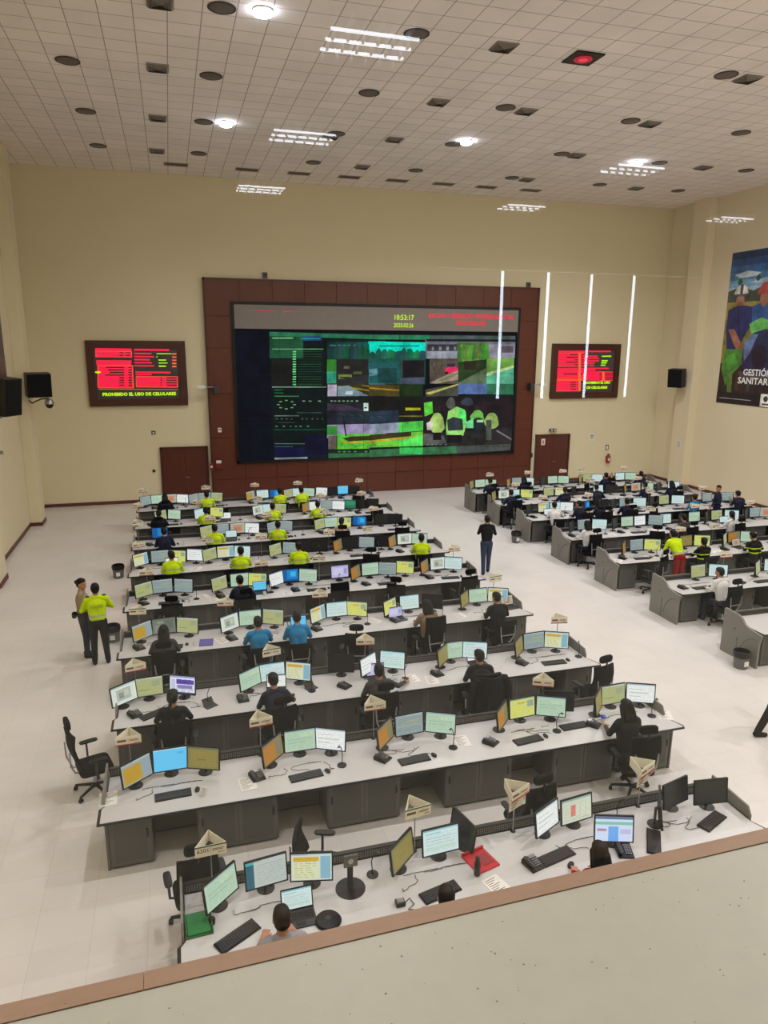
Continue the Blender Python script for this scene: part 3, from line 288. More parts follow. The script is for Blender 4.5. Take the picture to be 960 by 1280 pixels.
HDR=[((150,20,20),[(3.38,7.69),(4.18,7.68),(4.18,7.66),(3.37,7.66)]),((150,20,20),[(4.52,7.7),(4.97,7.68),(4.97,7.65),(4.52,7.66)])]
LEDL=[((255,20,70),[(-2.7,5.54),(-1.39,5.53),(-1.45,4.67),(-2.76,4.68)]),((255,20,70),[(-1.29,5.1),(0.25,5.09),(0.23,4.68),(-1.32,4.7)]),((255,20,70),[(-2.73,6.18),(-1.41,6.17),(-1.42,6.05),(-2.74,6.06)]),((255,20,70),[(-2.72,6.05),(-1.4,6.04),(-1.42,5.83),(-2.74,5.84)]),((255,20,70),[(-2.72,5.73),(-1.44,5.72),(-1.46,5.53),(-2.74,5.55)]),((255,20,70),[(-2.7,5.54),(-2.31,5.54),(-2.35,5.11),(-2.73,5.11)]),((255,20,70),[(-2.7,5.11),(-1.96,5.09),(-2.0,4.65),(-2.73,4.67)]),((255,20,70),[(-1.31,6.16),(0.0,6.16),(0.0,6.08),(-1.32,6.09)]),((255,20,70),[(-1.32,6.01),(-0.67,6.0),(-0.67,5.95),(-1.32,5.95)]),((255,20,70),[(-1.32,5.89),(-0.59,5.88),(-0.59,5.83),(-1.33,5.84)]),((255,20,70),[(-1.33,5.78),(-0.75,5.77),(-0.75,5.71),(-1.34,5.72)]),((255,20,70),[(-1.34,5.66),(-0.69,5.65),(-0.69,5.6),(-1.34,5.61)]),((255,20,70),[(-1.35,5.54),(-0.61,5.53),(-0.61,5.48),(-1.35,5.49)]),((255,110,60),[(0.11,5.99),(0.27,6.0),(0.26,5.94),(0.1,5.94)]),((255,110,60),[(0.1,5.87),(0.26,5.87),(0.26,5.82),(0.1,5.82)]),((255,110,60),[(0.09,5.75),(0.25,5.75),(0.25,5.7),(0.09,5.7)]),((255,110,60),[(0.08,5.63),(0.24,5.63),(0.24,5.57),(0.08,5.57)]),((255,110,60),[(0.08,5.51),(0.24,5.51),(0.23,5.45),(0.07,5.45)]),((190,255,20),[(-0.49,5.99),(0.08,5.99),(0.08,5.96),(-0.49,5.96)]),((190,255,20),[(-0.5,5.87),(-0.45,5.87),(-0.46,5.84),(-0.5,5.84)]),((190,255,20),[(-0.43,5.75),(-0.14,5.75),(-0.14,5.71),(-0.43,5.71)]),((190,255,20),[(-0.43,5.63),(-0.09,5.63),(-0.1,5.6),(-0.43,5.6)]),((190,255,20),[(-0.43,5.52),(-0.15,5.51),(-0.16,5.47),(-0.43,5.47)]),((255,20,70),[(-1.32,5.29),(-0.0,5.28),(-0.01,5.21),(-1.33,5.23)]),((255,20,70),[(-1.32,5.2),(-0.72,5.2),(-0.72,5.14),(-1.32,5.14)]),((255,20,70),[(-1.29,5.1),(-0.39,5.1),(-0.42,4.69),(-1.32,4.7)]),((255,20,70),[(-0.39,5.08),(-0.17,5.08),(-0.19,4.7),(-0.42,4.7)]),((38,10,14),[(-1.85,6.03),(-1.71,6.03),(-1.72,6.0),(-1.85,6.0)]),((38,10,14),[(-1.63,6.03),(-1.46,6.03),(-1.46,6.0),(-1.63,6.0)]),((38,10,14),[(-1.86,5.93),(-1.72,5.93),(-1.72,5.89),(-1.86,5.89)]),((38,10,14),[(-1.64,5.93),(-1.46,5.93),(-1.47,5.89),(-1.64,5.89)]),((38,10,14),[(-2.4,5.47),(-1.73,5.47),(-1.73,5.43),(-2.4,5.43)]),((38,10,14),[(-1.57,5.47),(-1.44,5.47),(-1.44,5.43),(-1.57,5.43)]),((38,10,14),[(-2.33,5.38),(-1.74,5.37),(-1.74,5.33),(-2.33,5.33)]),((38,10,14),[(-1.57,5.37),(-1.44,5.37),(-1.45,5.33),(-1.58,5.33)]),((38,10,14),[(-2.27,5.28),(-1.74,5.28),(-1.75,5.23),(-2.27,5.23)]),((38,10,14),[(-1.58,5.28),(-1.45,5.27),(-1.45,5.23),(-1.58,5.23)]),((38,10,14),[(-2.45,5.18),(-1.75,5.18),(-1.75,5.13),(-2.45,5.14)]),((38,10,14),[(-1.59,5.18),(-1.46,5.18),(-1.46,5.13),(-1.59,5.13)]),((38,10,14),[(-1.94,5.08),(-1.76,5.08),(-1.76,5.03),(-1.95,5.03)]),((38,10,14),[(-1.59,5.08),(-1.46,5.08),(-1.47,5.03),(-1.6,5.03)]),((38,10,14),[(-1.95,4.98),(-1.76,4.98),(-1.77,4.93),(-1.95,4.94)]),((38,10,14),[(-1.6,4.98),(-1.47,4.98),(-1.47,4.93),(-1.6,4.93)]),((38,10,14),[(-1.96,4.88),(-1.77,4.88),(-1.78,4.84),(-1.96,4.84)]),((38,10,14),[(-1.61,4.88),(-1.48,4.88),(-1.48,4.83),(-1.61,4.83)]),((38,10,14),[(-1.96,4.78),(-1.78,4.78),(-1.78,4.74),(-1.97,4.74)]),((38,10,14),[(-1.61,4.78),(-1.48,4.78),(-1.49,4.73),(-1.62,4.73)]),((255,20,70),[(-1.7,5.51),(-1.58,5.51),(-1.64,4.7),(-1.76,4.7)]),((38,10,14),[(-0.39,5.06),(-0.33,5.06),(-0.33,5.02),(-0.4,5.02)]),((38,10,14),[(-0.16,5.06),(0.23,5.06),(0.23,5.01),(-0.17,5.01)]),((38,10,14),[(-0.4,4.97),(-0.34,4.97),(-0.34,4.93),(-0.4,4.93)]),((38,10,14),[(-0.17,4.96),(0.22,4.96),(0.22,4.92),(-0.17,4.92)]),((38,10,14),[(-0.41,4.87),(-0.34,4.87),(-0.35,4.83),(-0.41,4.83)]),((38,10,14),[(-0.17,4.87),(0.22,4.86),(0.22,4.82),(-0.18,4.82)]),((38,10,14),[(-0.41,4.77),(-0.35,4.77),(-0.35,4.74),(-0.41,4.74)]),((38,10,14),[(-0.18,4.77),(0.21,4.77),(0.21,4.72),(-0.18,4.73)]),((255,110,60),[(-2.74,6.06),(-1.4,6.06),(-1.4,6.04),(-2.74,6.05)]),((255,110,60),[(-2.76,5.85),(-1.41,5.84),(-1.41,5.83),(-2.76,5.84)]),((255,110,60),[(-2.7,5.54),(-1.41,5.52),(-1.41,5.5),(-2.7,5.52)]),((255,110,60),[(-2.72,4.68),(-1.42,4.66),(-1.42,4.64),(-2.72,4.66)]),((255,110,60),[(-1.31,5.11),(0.27,5.09),(0.27,5.07),(-1.31,5.09)]),((255,110,60),[(-1.33,4.7),(0.24,4.67),(0.24,4.65),(-1.33,4.68)]),((255,110,60),[(-2.73,4.63),(0.25,4.58),(0.25,4.56),(-2.73,4.61)]),((255,110,60),[(-1.42,6.05),(-1.4,6.05),(-1.41,5.84),(-1.43,5.84)]),((255,110,60),[(-1.43,5.53),(-1.41,5.53),(-1.42,4.65),(-1.45,4.65)]),((255,110,60),[(0.24,5.09),(0.26,5.09),(0.25,4.67),(0.23,4.67)]),((255,110,60),[(-2.73,6.06),(-2.71,6.06),(-2.72,5.85),(-2.74,5.85)]),((255,110,60),[(-2.7,5.53),(-2.68,5.53),(-2.73,4.68),(-2.75,4.68)]),((255,110,60),[(-1.32,5.1),(-1.3,5.1),(-1.32,4.69),(-1.34,4.69)]),((190,255,20),[(-2.81,5.29),(-2.67,5.31),(-2.57,5.27),(-2.68,5.22),(-2.8,5.24)]),((170,50,80),[(-1.11,4.22),(0.36,4.2),(0.36,4.17),(-1.11,4.19)])]
LEDR=[((255,20,70),[(17.21,6.17),(18.6,6.18),(18.61,6.08),(17.22,6.08)]),((255,20,70),[(17.22,6.07),(18.61,6.08),(18.66,5.45),(17.26,5.46)]),((255,20,70),[(17.22,5.38),(18.66,5.38),(18.71,4.82),(17.26,4.83)]),((255,20,70),[(17.21,4.81),(18.51,4.8),(18.55,4.31),(17.24,4.32)]),((255,20,70),[(18.75,6.18),(19.99,6.18),(20.0,6.11),(18.75,6.1)]),((255,20,70),[(18.66,5.39),(19.25,5.39),(19.26,5.24),(18.67,5.24)]),((255,20,70),[(19.25,5.39),(19.97,5.39),(19.98,5.32),(19.26,5.32)]),((255,20,70),[(18.68,5.22),(19.61,5.22),(19.65,4.79),(18.71,4.8)]),((255,20,70),[(19.61,5.2),(20.19,5.19),(20.22,4.79),(19.65,4.79)]),((255,20,70),[(18.62,5.95),(19.3,5.95),(19.31,5.88),(18.62,5.88)]),((255,20,70),[(18.63,5.85),(19.4,5.85),(19.4,5.78),(18.63,5.78)]),((255,20,70),[(18.63,5.74),(19.41,5.74),(19.41,5.67),(18.64,5.67)]),((255,20,70),[(18.64,5.64),(19.18,5.64),(19.19,5.57),(18.65,5.57)]),((255,20,70),[(18.65,5.53),(19.17,5.53),(19.17,5.46),(18.66,5.46)]),((190,255,20),[(19.54,5.94),(20.04,5.95),(20.05,5.89),(19.54,5.89)]),((190,255,20),[(19.54,5.74),(19.87,5.74),(19.88,5.68),(19.54,5.68)]),((190,255,20),[(19.53,5.64),(19.82,5.64),(19.83,5.58),(19.53,5.58)]),((190,255,20),[(19.51,5.53),(19.77,5.53),(19.78,5.48),(19.51,5.48)]),((38,10,14),[(17.84,6.0),(18.27,6.0),(18.27,5.96),(17.84,5.96)]),((38,10,14),[(18.43,6.0),(18.57,6.0),(18.57,5.96),(18.43,5.96)]),((38,10,14),[(17.68,5.89),(18.27,5.89),(18.28,5.85),(17.69,5.84)]),((38,10,14),[(18.44,5.89),(18.57,5.89),(18.58,5.85),(18.44,5.85)]),((38,10,14),[(18.12,5.77),(18.28,5.77),(18.29,5.73),(18.13,5.73)]),((38,10,14),[(18.45,5.77),(18.58,5.77),(18.59,5.73),(18.45,5.73)]),((38,10,14),[(17.67,5.66),(18.29,5.66),(18.29,5.62),(17.68,5.62)]),((38,10,14),[(18.46,5.66),(18.59,5.66),(18.6,5.62),(18.46,5.62)]),((38,10,14),[(18.14,5.55),(18.3,5.55),(18.3,5.51),(18.14,5.51)]),((38,10,14),[(18.47,5.55),(18.6,5.55),(18.6,5.51),(18.47,5.51)]),((38,10,14),[(17.56,5.13),(18.27,5.13),(18.28,5.08),(17.56,5.09)]),((38,10,14),[(18.45,5.13),(18.59,5.12),(18.59,5.08),(18.45,5.08)]),((38,10,14),[(17.96,4.73),(18.25,4.73),(18.25,4.69),(17.96,4.69)]),((38,10,14),[(18.33,4.73),(18.52,4.73),(18.52,4.69),(18.34,4.69)]),((38,10,14),[(19.78,5.15),(20.17,5.15),(20.17,5.11),(19.78,5.12)]),((38,10,14),[(19.47,5.16),(19.62,5.15),(19.62,5.12),(19.47,5.13)]),((38,10,14),[(17.97,4.63),(18.26,4.63),(18.26,4.59),(17.97,4.59)]),((38,10,14),[(18.34,4.63),(18.53,4.62),(18.53,4.59),(18.35,4.59)]),((38,10,14),[(19.78,5.06),(20.17,5.06),(20.18,5.02),(19.79,5.02)]),((38,10,14),[(19.48,5.06),(19.63,5.06),(19.63,5.03),(19.48,5.03)]),((38,10,14),[(17.98,4.53),(18.27,4.52),(18.27,4.49),(17.98,4.49)]),((38,10,14),[(18.35,4.52),(18.54,4.52),(18.54,4.48),(18.35,4.48)]),((38,10,14),[(19.79,4.97),(20.18,4.96),(20.19,4.92),(19.8,4.93)]),((38,10,14),[(19.48,4.97),(19.63,4.97),(19.64,4.94),(19.49,4.94)]),((38,10,14),[(17.98,4.42),(18.28,4.42),(18.28,4.38),(17.99,4.39)]),((38,10,14),[(18.36,4.42),(18.54,4.42),(18.55,4.38),(18.36,4.38)]),((38,10,14),[(19.8,4.87),(20.19,4.87),(20.2,4.83),(19.8,4.83)]),((38,10,14),[(19.49,4.87),(19.64,4.87),(19.64,4.84),(19.5,4.84)]),((255,110,60),[(17.22,6.07),(18.61,6.08),(18.61,6.06),(17.22,6.06)]),((255,110,60),[(17.24,5.46),(18.61,5.45),(18.61,5.44),(17.24,5.44)]),((255,110,60),[(17.16,4.84),(18.66,4.83),(18.66,4.8),(17.16,4.81)]),((255,110,60),[(17.22,4.33),(18.5,4.32),(18.5,4.3),(17.22,4.31)]),((255,110,60),[(19.41,5.21),(20.19,5.2),(20.19,5.19),(19.42,5.19)]),((255,110,60),[(19.5,4.79),(20.22,4.79),(20.23,4.77),(19.5,4.77)]),((255,60,10),[(17.13,4.93),(18.68,4.92),(18.68,4.83),(17.14,4.84)]),((255,110,60),[(18.28,6.06),(18.4,6.06),(18.53,4.32),(18.41,4.33)]),((255,110,60),[(19.62,5.19),(19.74,5.19),(19.78,4.79),(19.66,4.79)])]
MONT={'L1':[(-0.3,'B|'),(-0.72,'Y<'),(0.12,'A>'),(1.44,'G|'),(1.04,'O<'),(1.85,'W>'),(3.05,'L|'),(2.64,'O<'),(3.5,'G>'),(4.87,'V|'),(4.47,'O<'),(5.31,'G>'),(6.47,'E|'),(6.11,'A<'),(6.91,'W>')],'L2':[(-1.0,'F<'),(-0.63,'E|'),(-0.11,'P>'),(0.97,'G<'),(1.35,'C|'),(1.78,'M>'),(3.0,'W<'),(3.45,'C>'),(4.38,'A<'),(4.61,'G|'),(5.02,'C>'),(5.88,'A<'),(6.26,'L|'),(6.68,'M>')],'L3':[(-0.81,'Y<'),(-0.41,'X|'),(0.03,'E>'),(0.84,'F<'),(1.26,'G|'),(1.71,'E>'),(2.62,'M<'),(3.05,'C|'),(3.46,'V>'),(4.17,'V<'),(4.65,'C|'),(5.14,'K>'),(5.87,'A<'),(6.25,'G|'),(6.69,'M>')],'L4':[(-0.86,'E<'),(-0.46,'L|'),(-0.0,'L>'),(0.8,'E<'),(1.28,'G|'),(1.68,'V>'),(2.11,'W<'),(2.45,'D|'),(2.88,'G>'),(3.68,'U|'),(4.04,'O<'),(4.45,'G|'),(4.87,'L>'),(5.32,'V>'),(5.82,'O<'),(6.24,'F|'),(6.61,'C>')],'L5':[(-1.01,'M<'),(-0.54,'L|'),(-0.1,'V>'),(0.34,'W>'),(0.71,'E<'),(1.13,'M|'),(1.56,'C>'),(2.43,'E<'),(2.85,'L>'),(3.26,'K|'),(3.64,'K>'),(4.15,'O<'),(4.54,'K|'),(4.99,'L>'),(5.41,'K>'),(5.72,'O<'),(6.14,'F|'),(6.55,'G>')],'L6':[(-0.57,'D|'),(0.74,'E<'),(1.19,'L|'),(1.66,'R|'),(2.08,'W>'),(2.68,'L<'),(3.09,'L>'),(4.13,'E<'),(4.52,'G|'),(4.92,'V>'),(5.41,'D>'),(6.16,'K|'),(6.59,'K>')],'L7':[(-0.57,'E<'),(-0.15,'G>'),(0.66,'C<'),(1.19,'V>'),(2.52,'F<'),(2.9,'C|'),(3.27,'E>'),(4.14,'O<'),(4.49,'W|'),(4.9,'L|'),(5.28,'W>'),(5.68,'N>'),(6.02,'K>'),(6.49,'K>')],'L8':[(-1.1,'L<'),(-0.7,'G|'),(-0.27,'R|'),(0.15,'W>'),(0.53,'L<'),(0.92,'L|'),(1.34,'E>'),(2.54,'Y<'),(2.99,'C|'),(3.45,'D>'),(3.92,'E<'),(4.29,'C|'),(4.7,'G>'),(5.19,'W>'),(5.61,'K<'),(6.04,'B|'),(6.43,'K>')],'R1':[(12.22,'E|'),(12.74,'C>'),(13.89,'E<'),(14.43,'C>')],'R2':[(11.7,'O<'),(12.2,'L|'),(12.65,'V>'),(13.41,'O<'),(13.84,'A|'),(14.31,'V>'),(15.05,'E<'),(15.5,'O|'),(15.93,'G>'),(16.76,'E<')],'R3':[(11.53,'K<'),(12.03,'L|'),(12.53,'C>'),(13.05,'K<'),(13.58,'G|'),(14.05,'W|'),(14.57,'L>'),(15.01,'C|'),(15.47,'K<'),(16.11,'G|'),(16.49,'K<'),(16.99,'E|'),(17.51,'C>'),(18.05,'K<'),(18.53,'L|'),(18.94,'R>')],'R4':[(11.38,'K<'),(12.0,'M|'),(12.46,'C|'),(12.83,'W>'),(13.59,'D<'),(14.22,'K>'),(14.64,'K<'),(15.2,'L|'),(15.75,'C>'),(16.22,'K<'),(16.83,'E|'),(17.36,'C>'),(17.98,'K<'),(18.7,'L|'),(19.5,'L>')],'R5':[(11.16,'A<'),(11.63,'F|'),(12.06,'C|'),(12.52,'V>'),(13.49,'E|'),(13.97,'M>'),(14.49,'K<'),(15.63,'C|'),(16.16,'K>'),(16.74,'A<'),(17.32,'R|'),(17.79,'G>'),(18.27,'K<'),(19.01,'C>')],'R6':[(11.21,'A<'),(11.64,'G|'),(12.06,'G>'),(12.82,'O<'),(13.26,'L|'),(13.73,'C>'),(14.36,'K<'),(14.89,'G|'),(15.34,'G>'),(16.09,'A<'),(16.52,'E|'),(16.94,'C>'),(17.59,'O<'),(18.09,'C|'),(18.55,'G>')]}
PPL={'L2':[(-0.26,'k'),(1.3,'n'),(2.95,'g'),(4.74,'j')],'L3':[(-0.4,'g'),(1.32,'b'),(2.06,'b'),(4.73,'t'),(6.28,'k')],'L4':[(1.17,'n')],'L5':[(-0.08,'V'),(1.49,'V'),(2.93,'V'),(6.18,'V')],'L6':[(-0.54,'n'),(0.94,'V'),(2.73,'V'),(4.47,'p')],'L7':[(-0.61,'n'),(0.81,'V'),(2.82,'V'),(4.39,'V')],'L8':[(-0.52,'n'),(0.95,'V'),(3.51,'V'),(4.31,'V')],'R1':[(12.1,'w')],'R2':[(13.56,'h'),(15.37,'h')],'R3':[(11.58,'w'),(14.94,'g'),(16.68,'w')],'R4':[(11.9,'w'),(12.46,'n'),(13.43,'n'),(14.6,'n'),(17.35,'b'),(19.29,'n')],'R5':[(11.46,'n'),(13.42,'n'),(14.99,'n'),(17.1,'n'),(18.25,'n')],'R6':[(11.66,'n'),(13.09,'n'),(16.77,'n'),(18.39,'n')]}
SGN={'L0':[0.11,2.36,3.6,5.33],'L1':[-0.81,0.91,2.55,5.29],'L2':[-0.83,1.35,3.02,6.83],'L3':[-0.87,0.8,2.72,6.69],'L4':[-0.79,1.8,3.2,6.7],'L5':[-1.07,0.66,2.09,3.96,5.04],'L6':[-1.18,0.89,2.55,4.33,5.91],'L7':[-1.23,0.59,2.56,4.69,6.17],'L8':[-1.16,0.98,2.75,4.33,6.67],'R1':[13.1,15.05],'R2':[13.69,14.87],'R3':[14.5,16.18,18.41],'R4':[12.0,13.77,16.29,18.56],'R5':[12.14,15.34,17.46,19.9,22.17],'R6':[12.1,13.78,15.4,16.26,18.31,20.84]}
# ---------------------------------------------------------------- room shell
XL, XR, YF, YB, ZC, YW = -5.1, 22.85, .76, 30.26, 12.58, 30.2
b = MB(); b.face([(XL-.3, YF, 0), (XR+.3, YF, 0), (XR+.3, YB+.3, 0), (XL-.3, YB+.3, 0)]); struct(b.build('floor', M_floor))
b = MB(); b.box(XL-.3, YF, ZC, XR+.3, YB+.3, ZC+.2); struct(b.build('ceiling', M_ceil))
b = MB(); b.box(XL-.3, YB, 0, XR+.3, YB+.3, ZC); struct(b.build('wall_back', M_wall))
b = MB(); b.box(XL-.3, YF, 0, XL, YB, ZC); struct(b.build('wall_left', M_wall))
b = MB(); b.box(XR, YF, 0, XR+.3, YB, ZC); struct(b.build('wall_right', M_wall_s))
b = MB()                       # front wall with the gallery window opening
OX0, OX1, OZ0, OZ1 = -1.7, 3.6, 5.66, 8.9
for x0, z0, x1, z1 in ((XL, 0, XR, OZ0-.02), (XL, OZ1, XR, ZC), (XL, OZ0-.02, OX0, OZ1), (OX1, OZ0-.02, XR, OZ1)):
    b.box(x0, YF-.12, z0, x1, YF, z1)
struct(b.build('wall_front', M_wall))
tn = [0]
def trim(mb, m, **k):
    tn[0] += 1; return struct(mb.build('trim_%d' % tn[0], m, **k))
for x0, x1, y0, y1, mm in ((XL, -4.72, 27.2, 28.0, M_wall), (XL, -4.68, 20.2, 21.1, M_wall), (22.42, XR, 27.35, 28.35, M_wall_s), (22.42, XR, 20.3, 21.2, M_wall_s)):
    b = MB(); b.box(x0, y0, 0, x1, y1, ZC); trim(b, mm, bevel=.02)
def baseboard(name, segs):
    b = MB()
    for x0, y0, x1, y1 in segs: b.box(x0, y0, 0, x1, y1, .13)
    struct(b.build(name, M_base))
baseboard('baseboard_back', [(XL, YB-.025, -.62, YB), (18.2, YB-.025, XR, YB), (1.33, YB-.02, 1.45, YB), (16.03, YB-.02, 16.28, YB)])
baseboard('baseboard_left', [(XL, 28.0, XL+.025, YB), (XL, 28.0, -4.70, 28.025), (-4.72, 27.2, -4.695, 28.0), (XL, 27.175, -4.695, 27.2), (XL, 21.1, XL+.025, 27.2), (XL, 21.1, -4.655, 21.125), (-4.68, 20.2, -4.655, 21.1), (XL, 20.175, -4.655, 20.2), (XL, YF, XL+.025, 20.2)])
baseboard('baseboard_right', [(XR-.025, 28.35, XR, YB), (22.395, 27.325, 22.42, 28.375), (22.42, 28.35, XR, 28.375), (22.42, 27.325, XR, 27.35), (XR-.025, 21.2, XR, 27.35), (22.395, 20.3, 22.42, 21.2), (XR-.025, YF, XR, 20.3)])
# gallery: sill, wood strip, glass, and the room behind the photographer
sk = lambda x, y: y+.0095*(x+.22)
b = MB(); b.prism([(-1.7, -.45), (3.6, -.45), (3.6, sk(3.6, .6975)), (-1.7, sk(-1.7, .6975))], 5.5, 5.6985, 2); trim(b, M_sill)
b = MB()
for a, c in ((-1.7, -.0690), (-.0685, 3.6)): b.prism([(a, sk(a, .6980)), (c, sk(c, .6980)), (c, sk(c, .7222)), (a, sk(a, .7222))], 5.5, 5.7, 2)
trim(b, M_oak)
b = MB()
for q in range(700):          # small dark flecks in the sill
    x = random.uniform(-.6, 1.6); y = random.uniform(.1, .69); r = random.uniform(.0003, .0010); a = random.uniform(0, PI)
    b.face([(x+r*1.6*math.cos(a+t), y+r*math.sin(a+t*1.0), 5.6988) for t in (0, 1.2, 2.6, 3.6, 5)])
for q in range(26):
    x = random.uniform(-.4, 1.2); y = random.uniform(.702, .718); r = .0005
    b.face([(x+r*1.5*math.cos(t), y+r*math.sin(t), 5.7003) for t in (0, 1.2, 2.6, 3.6, 5)])
trim(b, mat('dark_flecks', (96, 84, 66), .7))
m = D.materials.new('window_glass'); m.use_nodes = True; nt = m.node_tree; nt.nodes.clear()
out = nt.nodes.new('ShaderNodeOutputMaterial'); mx = nt.nodes.new('ShaderNodeMixShader'); tr = nt.nodes.new('ShaderNodeBsdfTransparent'); gl = nt.nodes.new('ShaderNodeBsdfGlossy')
gl.inputs['Roughness'].default_value = 0; tr.inputs[0].default_value = (.98, .985, .98, 1)
mx.inputs[0].default_value = .07
nt.links.new(tr.outputs[0], mx.inputs[1]); nt.links.new(gl.outputs[0], mx.inputs[2]); nt.links.new(mx.outputs[0], out.inputs[0])
M_glass = m
win = struct(link('window_1', None)); win.location = (0, 0, 0)
b = MB(); b.face([(OX0, .742, 5.702), (OX1, .742, 5.702), (OX1, .742, OZ1), (OX0, .742, OZ1)]); b.build('glass_pane', M_glass, win)
b = MB()
for x0, z0, x1, z1 in ((OX0, OZ1-.05, OX1, OZ1), (OX0, 5.70, OX0+.05, OZ1), (OX1-.05, 5.70, OX1, OZ1)): b.box(x0, .735, z0, x1, .76, z1)
b.build('window_frame', M_silver, win)
# gallery behind the window
M_gal = mat('gallery_grey_paint', (120, 114, 106), .8)
b = MB(); b.box(-6, -14.6, 9.0, 14, YF-.12, 9.1); struct(b.build('ceiling', mat('gallery_ceiling_paint', (95, 92, 90), .8)))
b = MB(); b.box(-6, -14.6, 4.5, 14, YF-.12, 4.6); struct(b.build('floor', mat('gallery_floor_tiles', (70, 66, 62), .6)))
b = MB(); b.box(-6, -14.75, 4.6, 6.0, -14.6, 9.0); b.box(6.0, -14.75, 8.12, 14, -14.6, 9.0); b.box(6.0, -14.75, 4.6, 14, -14.6, 5.1); struct(b.build('wall_rear', M_gal))
M_blind = mat('roller_blind', (150, 145, 135), .8)
wb = struct(link('window_2', None))
b = MB()
edges = [6.1, 7.50, 8.70, 9.88, 11.10, 13.6]
edges = [6.0, 7.62, 8.82, 10.0, 11.20, 13.75]
for i in range(5): b.box(edges[i]+(.045 if i else 0), -14.66, 5.1, edges[i+1]-(.045 if i < 4 else 0), -14.63, 8.105)
b.build('blind', M_blind, wb)
b = MB(); b.box(6.0, -14.95, 5.1, 13.7, -14.9, 8.12); b.build('sky_beyond', emis('daylight', (225, 238, 255), 15), wb)

# back wall wood panelling round the video wall
b = MB(); b.box(1.47, 30.12, 0, 16.0, YB, 8.82, 1)
nx = 11; dx = (16.0-1.47)/nx; zs = [0, .85, 2.6, 4.4, 6.2, 7.45, 8.82]
for i in range(nx):
    for j in range(6):
        x0 = 1.47+i*dx; x1 = x0+dx
        if x0 > 2.7 and x1 < 14.9 and zs[j] > 2 and zs[j+1] < 7.4: continue
        b.box(x0+.008, 30.075, zs[j]+.008, x1-.008, 30.13, zs[j+1]-.008, 0)
trim(b, [M_wood, M_gdark])
b = MB(); b.box(1.40, 30.06, 0, 1.48, YB, 8.90); b.box(15.99, 30.06, 0, 16.07, YB, 8.90); b.box(1.40, 30.06, 8.81, 16.07, YB, 8.90); trim(b, M_frame)

def door(n, x0, x1, z1, leaves):
    r = struct(link('door_%d' % n, None, None, (x0, 30.26, 0)))
    W = x1-x0
    b = MB(); b.box(0, -.10, 0, .07, 0, z1); b.box(W-.07, -.10, 0, W, 0, z1); b.box(0, -.10, z1-.07, W, 0, z1); b.build('door_frame', M_frame, r)
    lw = (W-.14)/leaves
    for i in range(leaves):
        b = MB(); b.box(.07+i*lw+.004, -.07, .01, .07+(i+1)*lw-.004, -.02, z1-.074)
        l = b.build('door_leaf', M_door, r, bevel=.006)
    hx = .07+lw*(1 if leaves == 2 else .88)
    b = MB(); b.lathe([(.025, 0), (.025, .02)], 12); b.tube([(0, 0, .02), (0, 0, .06), (.11, 0, .06)], .011, 8)
    h = b.build('door_handle', M_silver, l, smooth=True); h.location = (hx+(.06 if leaves == 2 else 0), -.07, 1.0); h.rotation_euler = (PI/2, 0, 0)
    return r
door(1, -.60, 1.30, 2.26, 2); door(2, 16.33, 18.14, 2.30, 2)

# ---------------------------------------------------------------- ceiling things
b = MB(); b.lathe([(.27, .0), (.27, -.015), (.245, -.022), (.23, -.012)][::-1], 28)
rim = b.data('rim', M_dgrey, True)
b = MB(); b.lathe([(.0, -.03), (.13, -.028), (.225, -.013), (.225, -.004)], 28)
M_louv = mat('dark_ceiling_lamp', (98, 88, 82), .5, noise=(200, .3))
lens = b.data('lens', M_louv, True)
p = thing('ceiling_downlight', 'x', 'ceiling light', group='unlit round ceiling lights'); link('rim', rim, p); link('lens', lens, p); freeze(p)
dl = []
gx = [-1.82, 1.33, 5.22, 9.0, 12.86, 16.65, 20.3]; gy = [15.6, 19.3, 23.07, 26.75]
for j, y in enumerate(gy):
    for i, x in enumerate(gx):
        if (i, j) == (3, 0) or (i, j) in ((0, 0), (5, 0), (6, 0), (6, 1)): continue
        dl.append((i, j, x, y))
for i, j, x, y in dl:
    dup(p, (x, y, ZC-.001), 0, 'dark round ceiling light, %s column from left, %s row from %s' % (ORD[i], ORD[j] if j < 3 else 'last', 'top'))
b = MB(); b.box(-.25, -.25, -.02, .25, .25, 0)
fr = b.data('vent_frame', mat('vent_metal', (150, 140, 134), .5))
b = MB()
for k in range(4):
    s0, s1 = .235-.055*k, .20-.055*k; z = -.024-.004*k
    q = [(-s0, -s0), (s0, -s0), (s0, s0), (-s0, s0)]; q2 = [(-s1, -s1), (s1, -s1), (s1, s1), (-s1, s1)]
    for t in range(4):
        u = (t+1) % 4; b.face([(q[t][0], q[t][1], z), (q[u][0], q[u][1], z), (q2[u][0], q2[u][1], z-.035), (q2[t][0], q2[t][1], z-.035)])
lo = b.data('louvre', mat('vent_louvre', (112, 104, 98), .5))
p = thing('ceiling_vent', 'x', 'air vent', group='square ceiling air vents'); link('vent_frame', fr, p); link('louvre', lo, p); freeze(p)
CE = [(.12, 19.12), (.07, 23.09), (-.01, 26.79), (.21, 15.7), (7.2, 15.66), (7.13, 19.41), (5.12, 23.4), (7.07, 23.12), (13.53, 19.35), (13.51, 15.64), (18.53, 23.16), (13.4, 23.07), (18.38, 26.86), (13.5, 26.8), (7.01, 26.8), (9.65, 19.4)]
nm = {}
for i, (x, y) in enumerate(sorted(CE, key=lambda t: (round(t[1]/3.7), t[0]))):
    rw = round((y-15.6)/3.75); nm[rw] = nm.get(rw, 0)+1
    dup(p, (x, y, ZC-.001), 0, 'square pyramid air vent in ceiling, %s from left, %s row from top' % (ORD[nm[rw]-1], ORD[rw]))
b = MB(); b.box(-.42, -.2, -.02, .42, .2, 0)
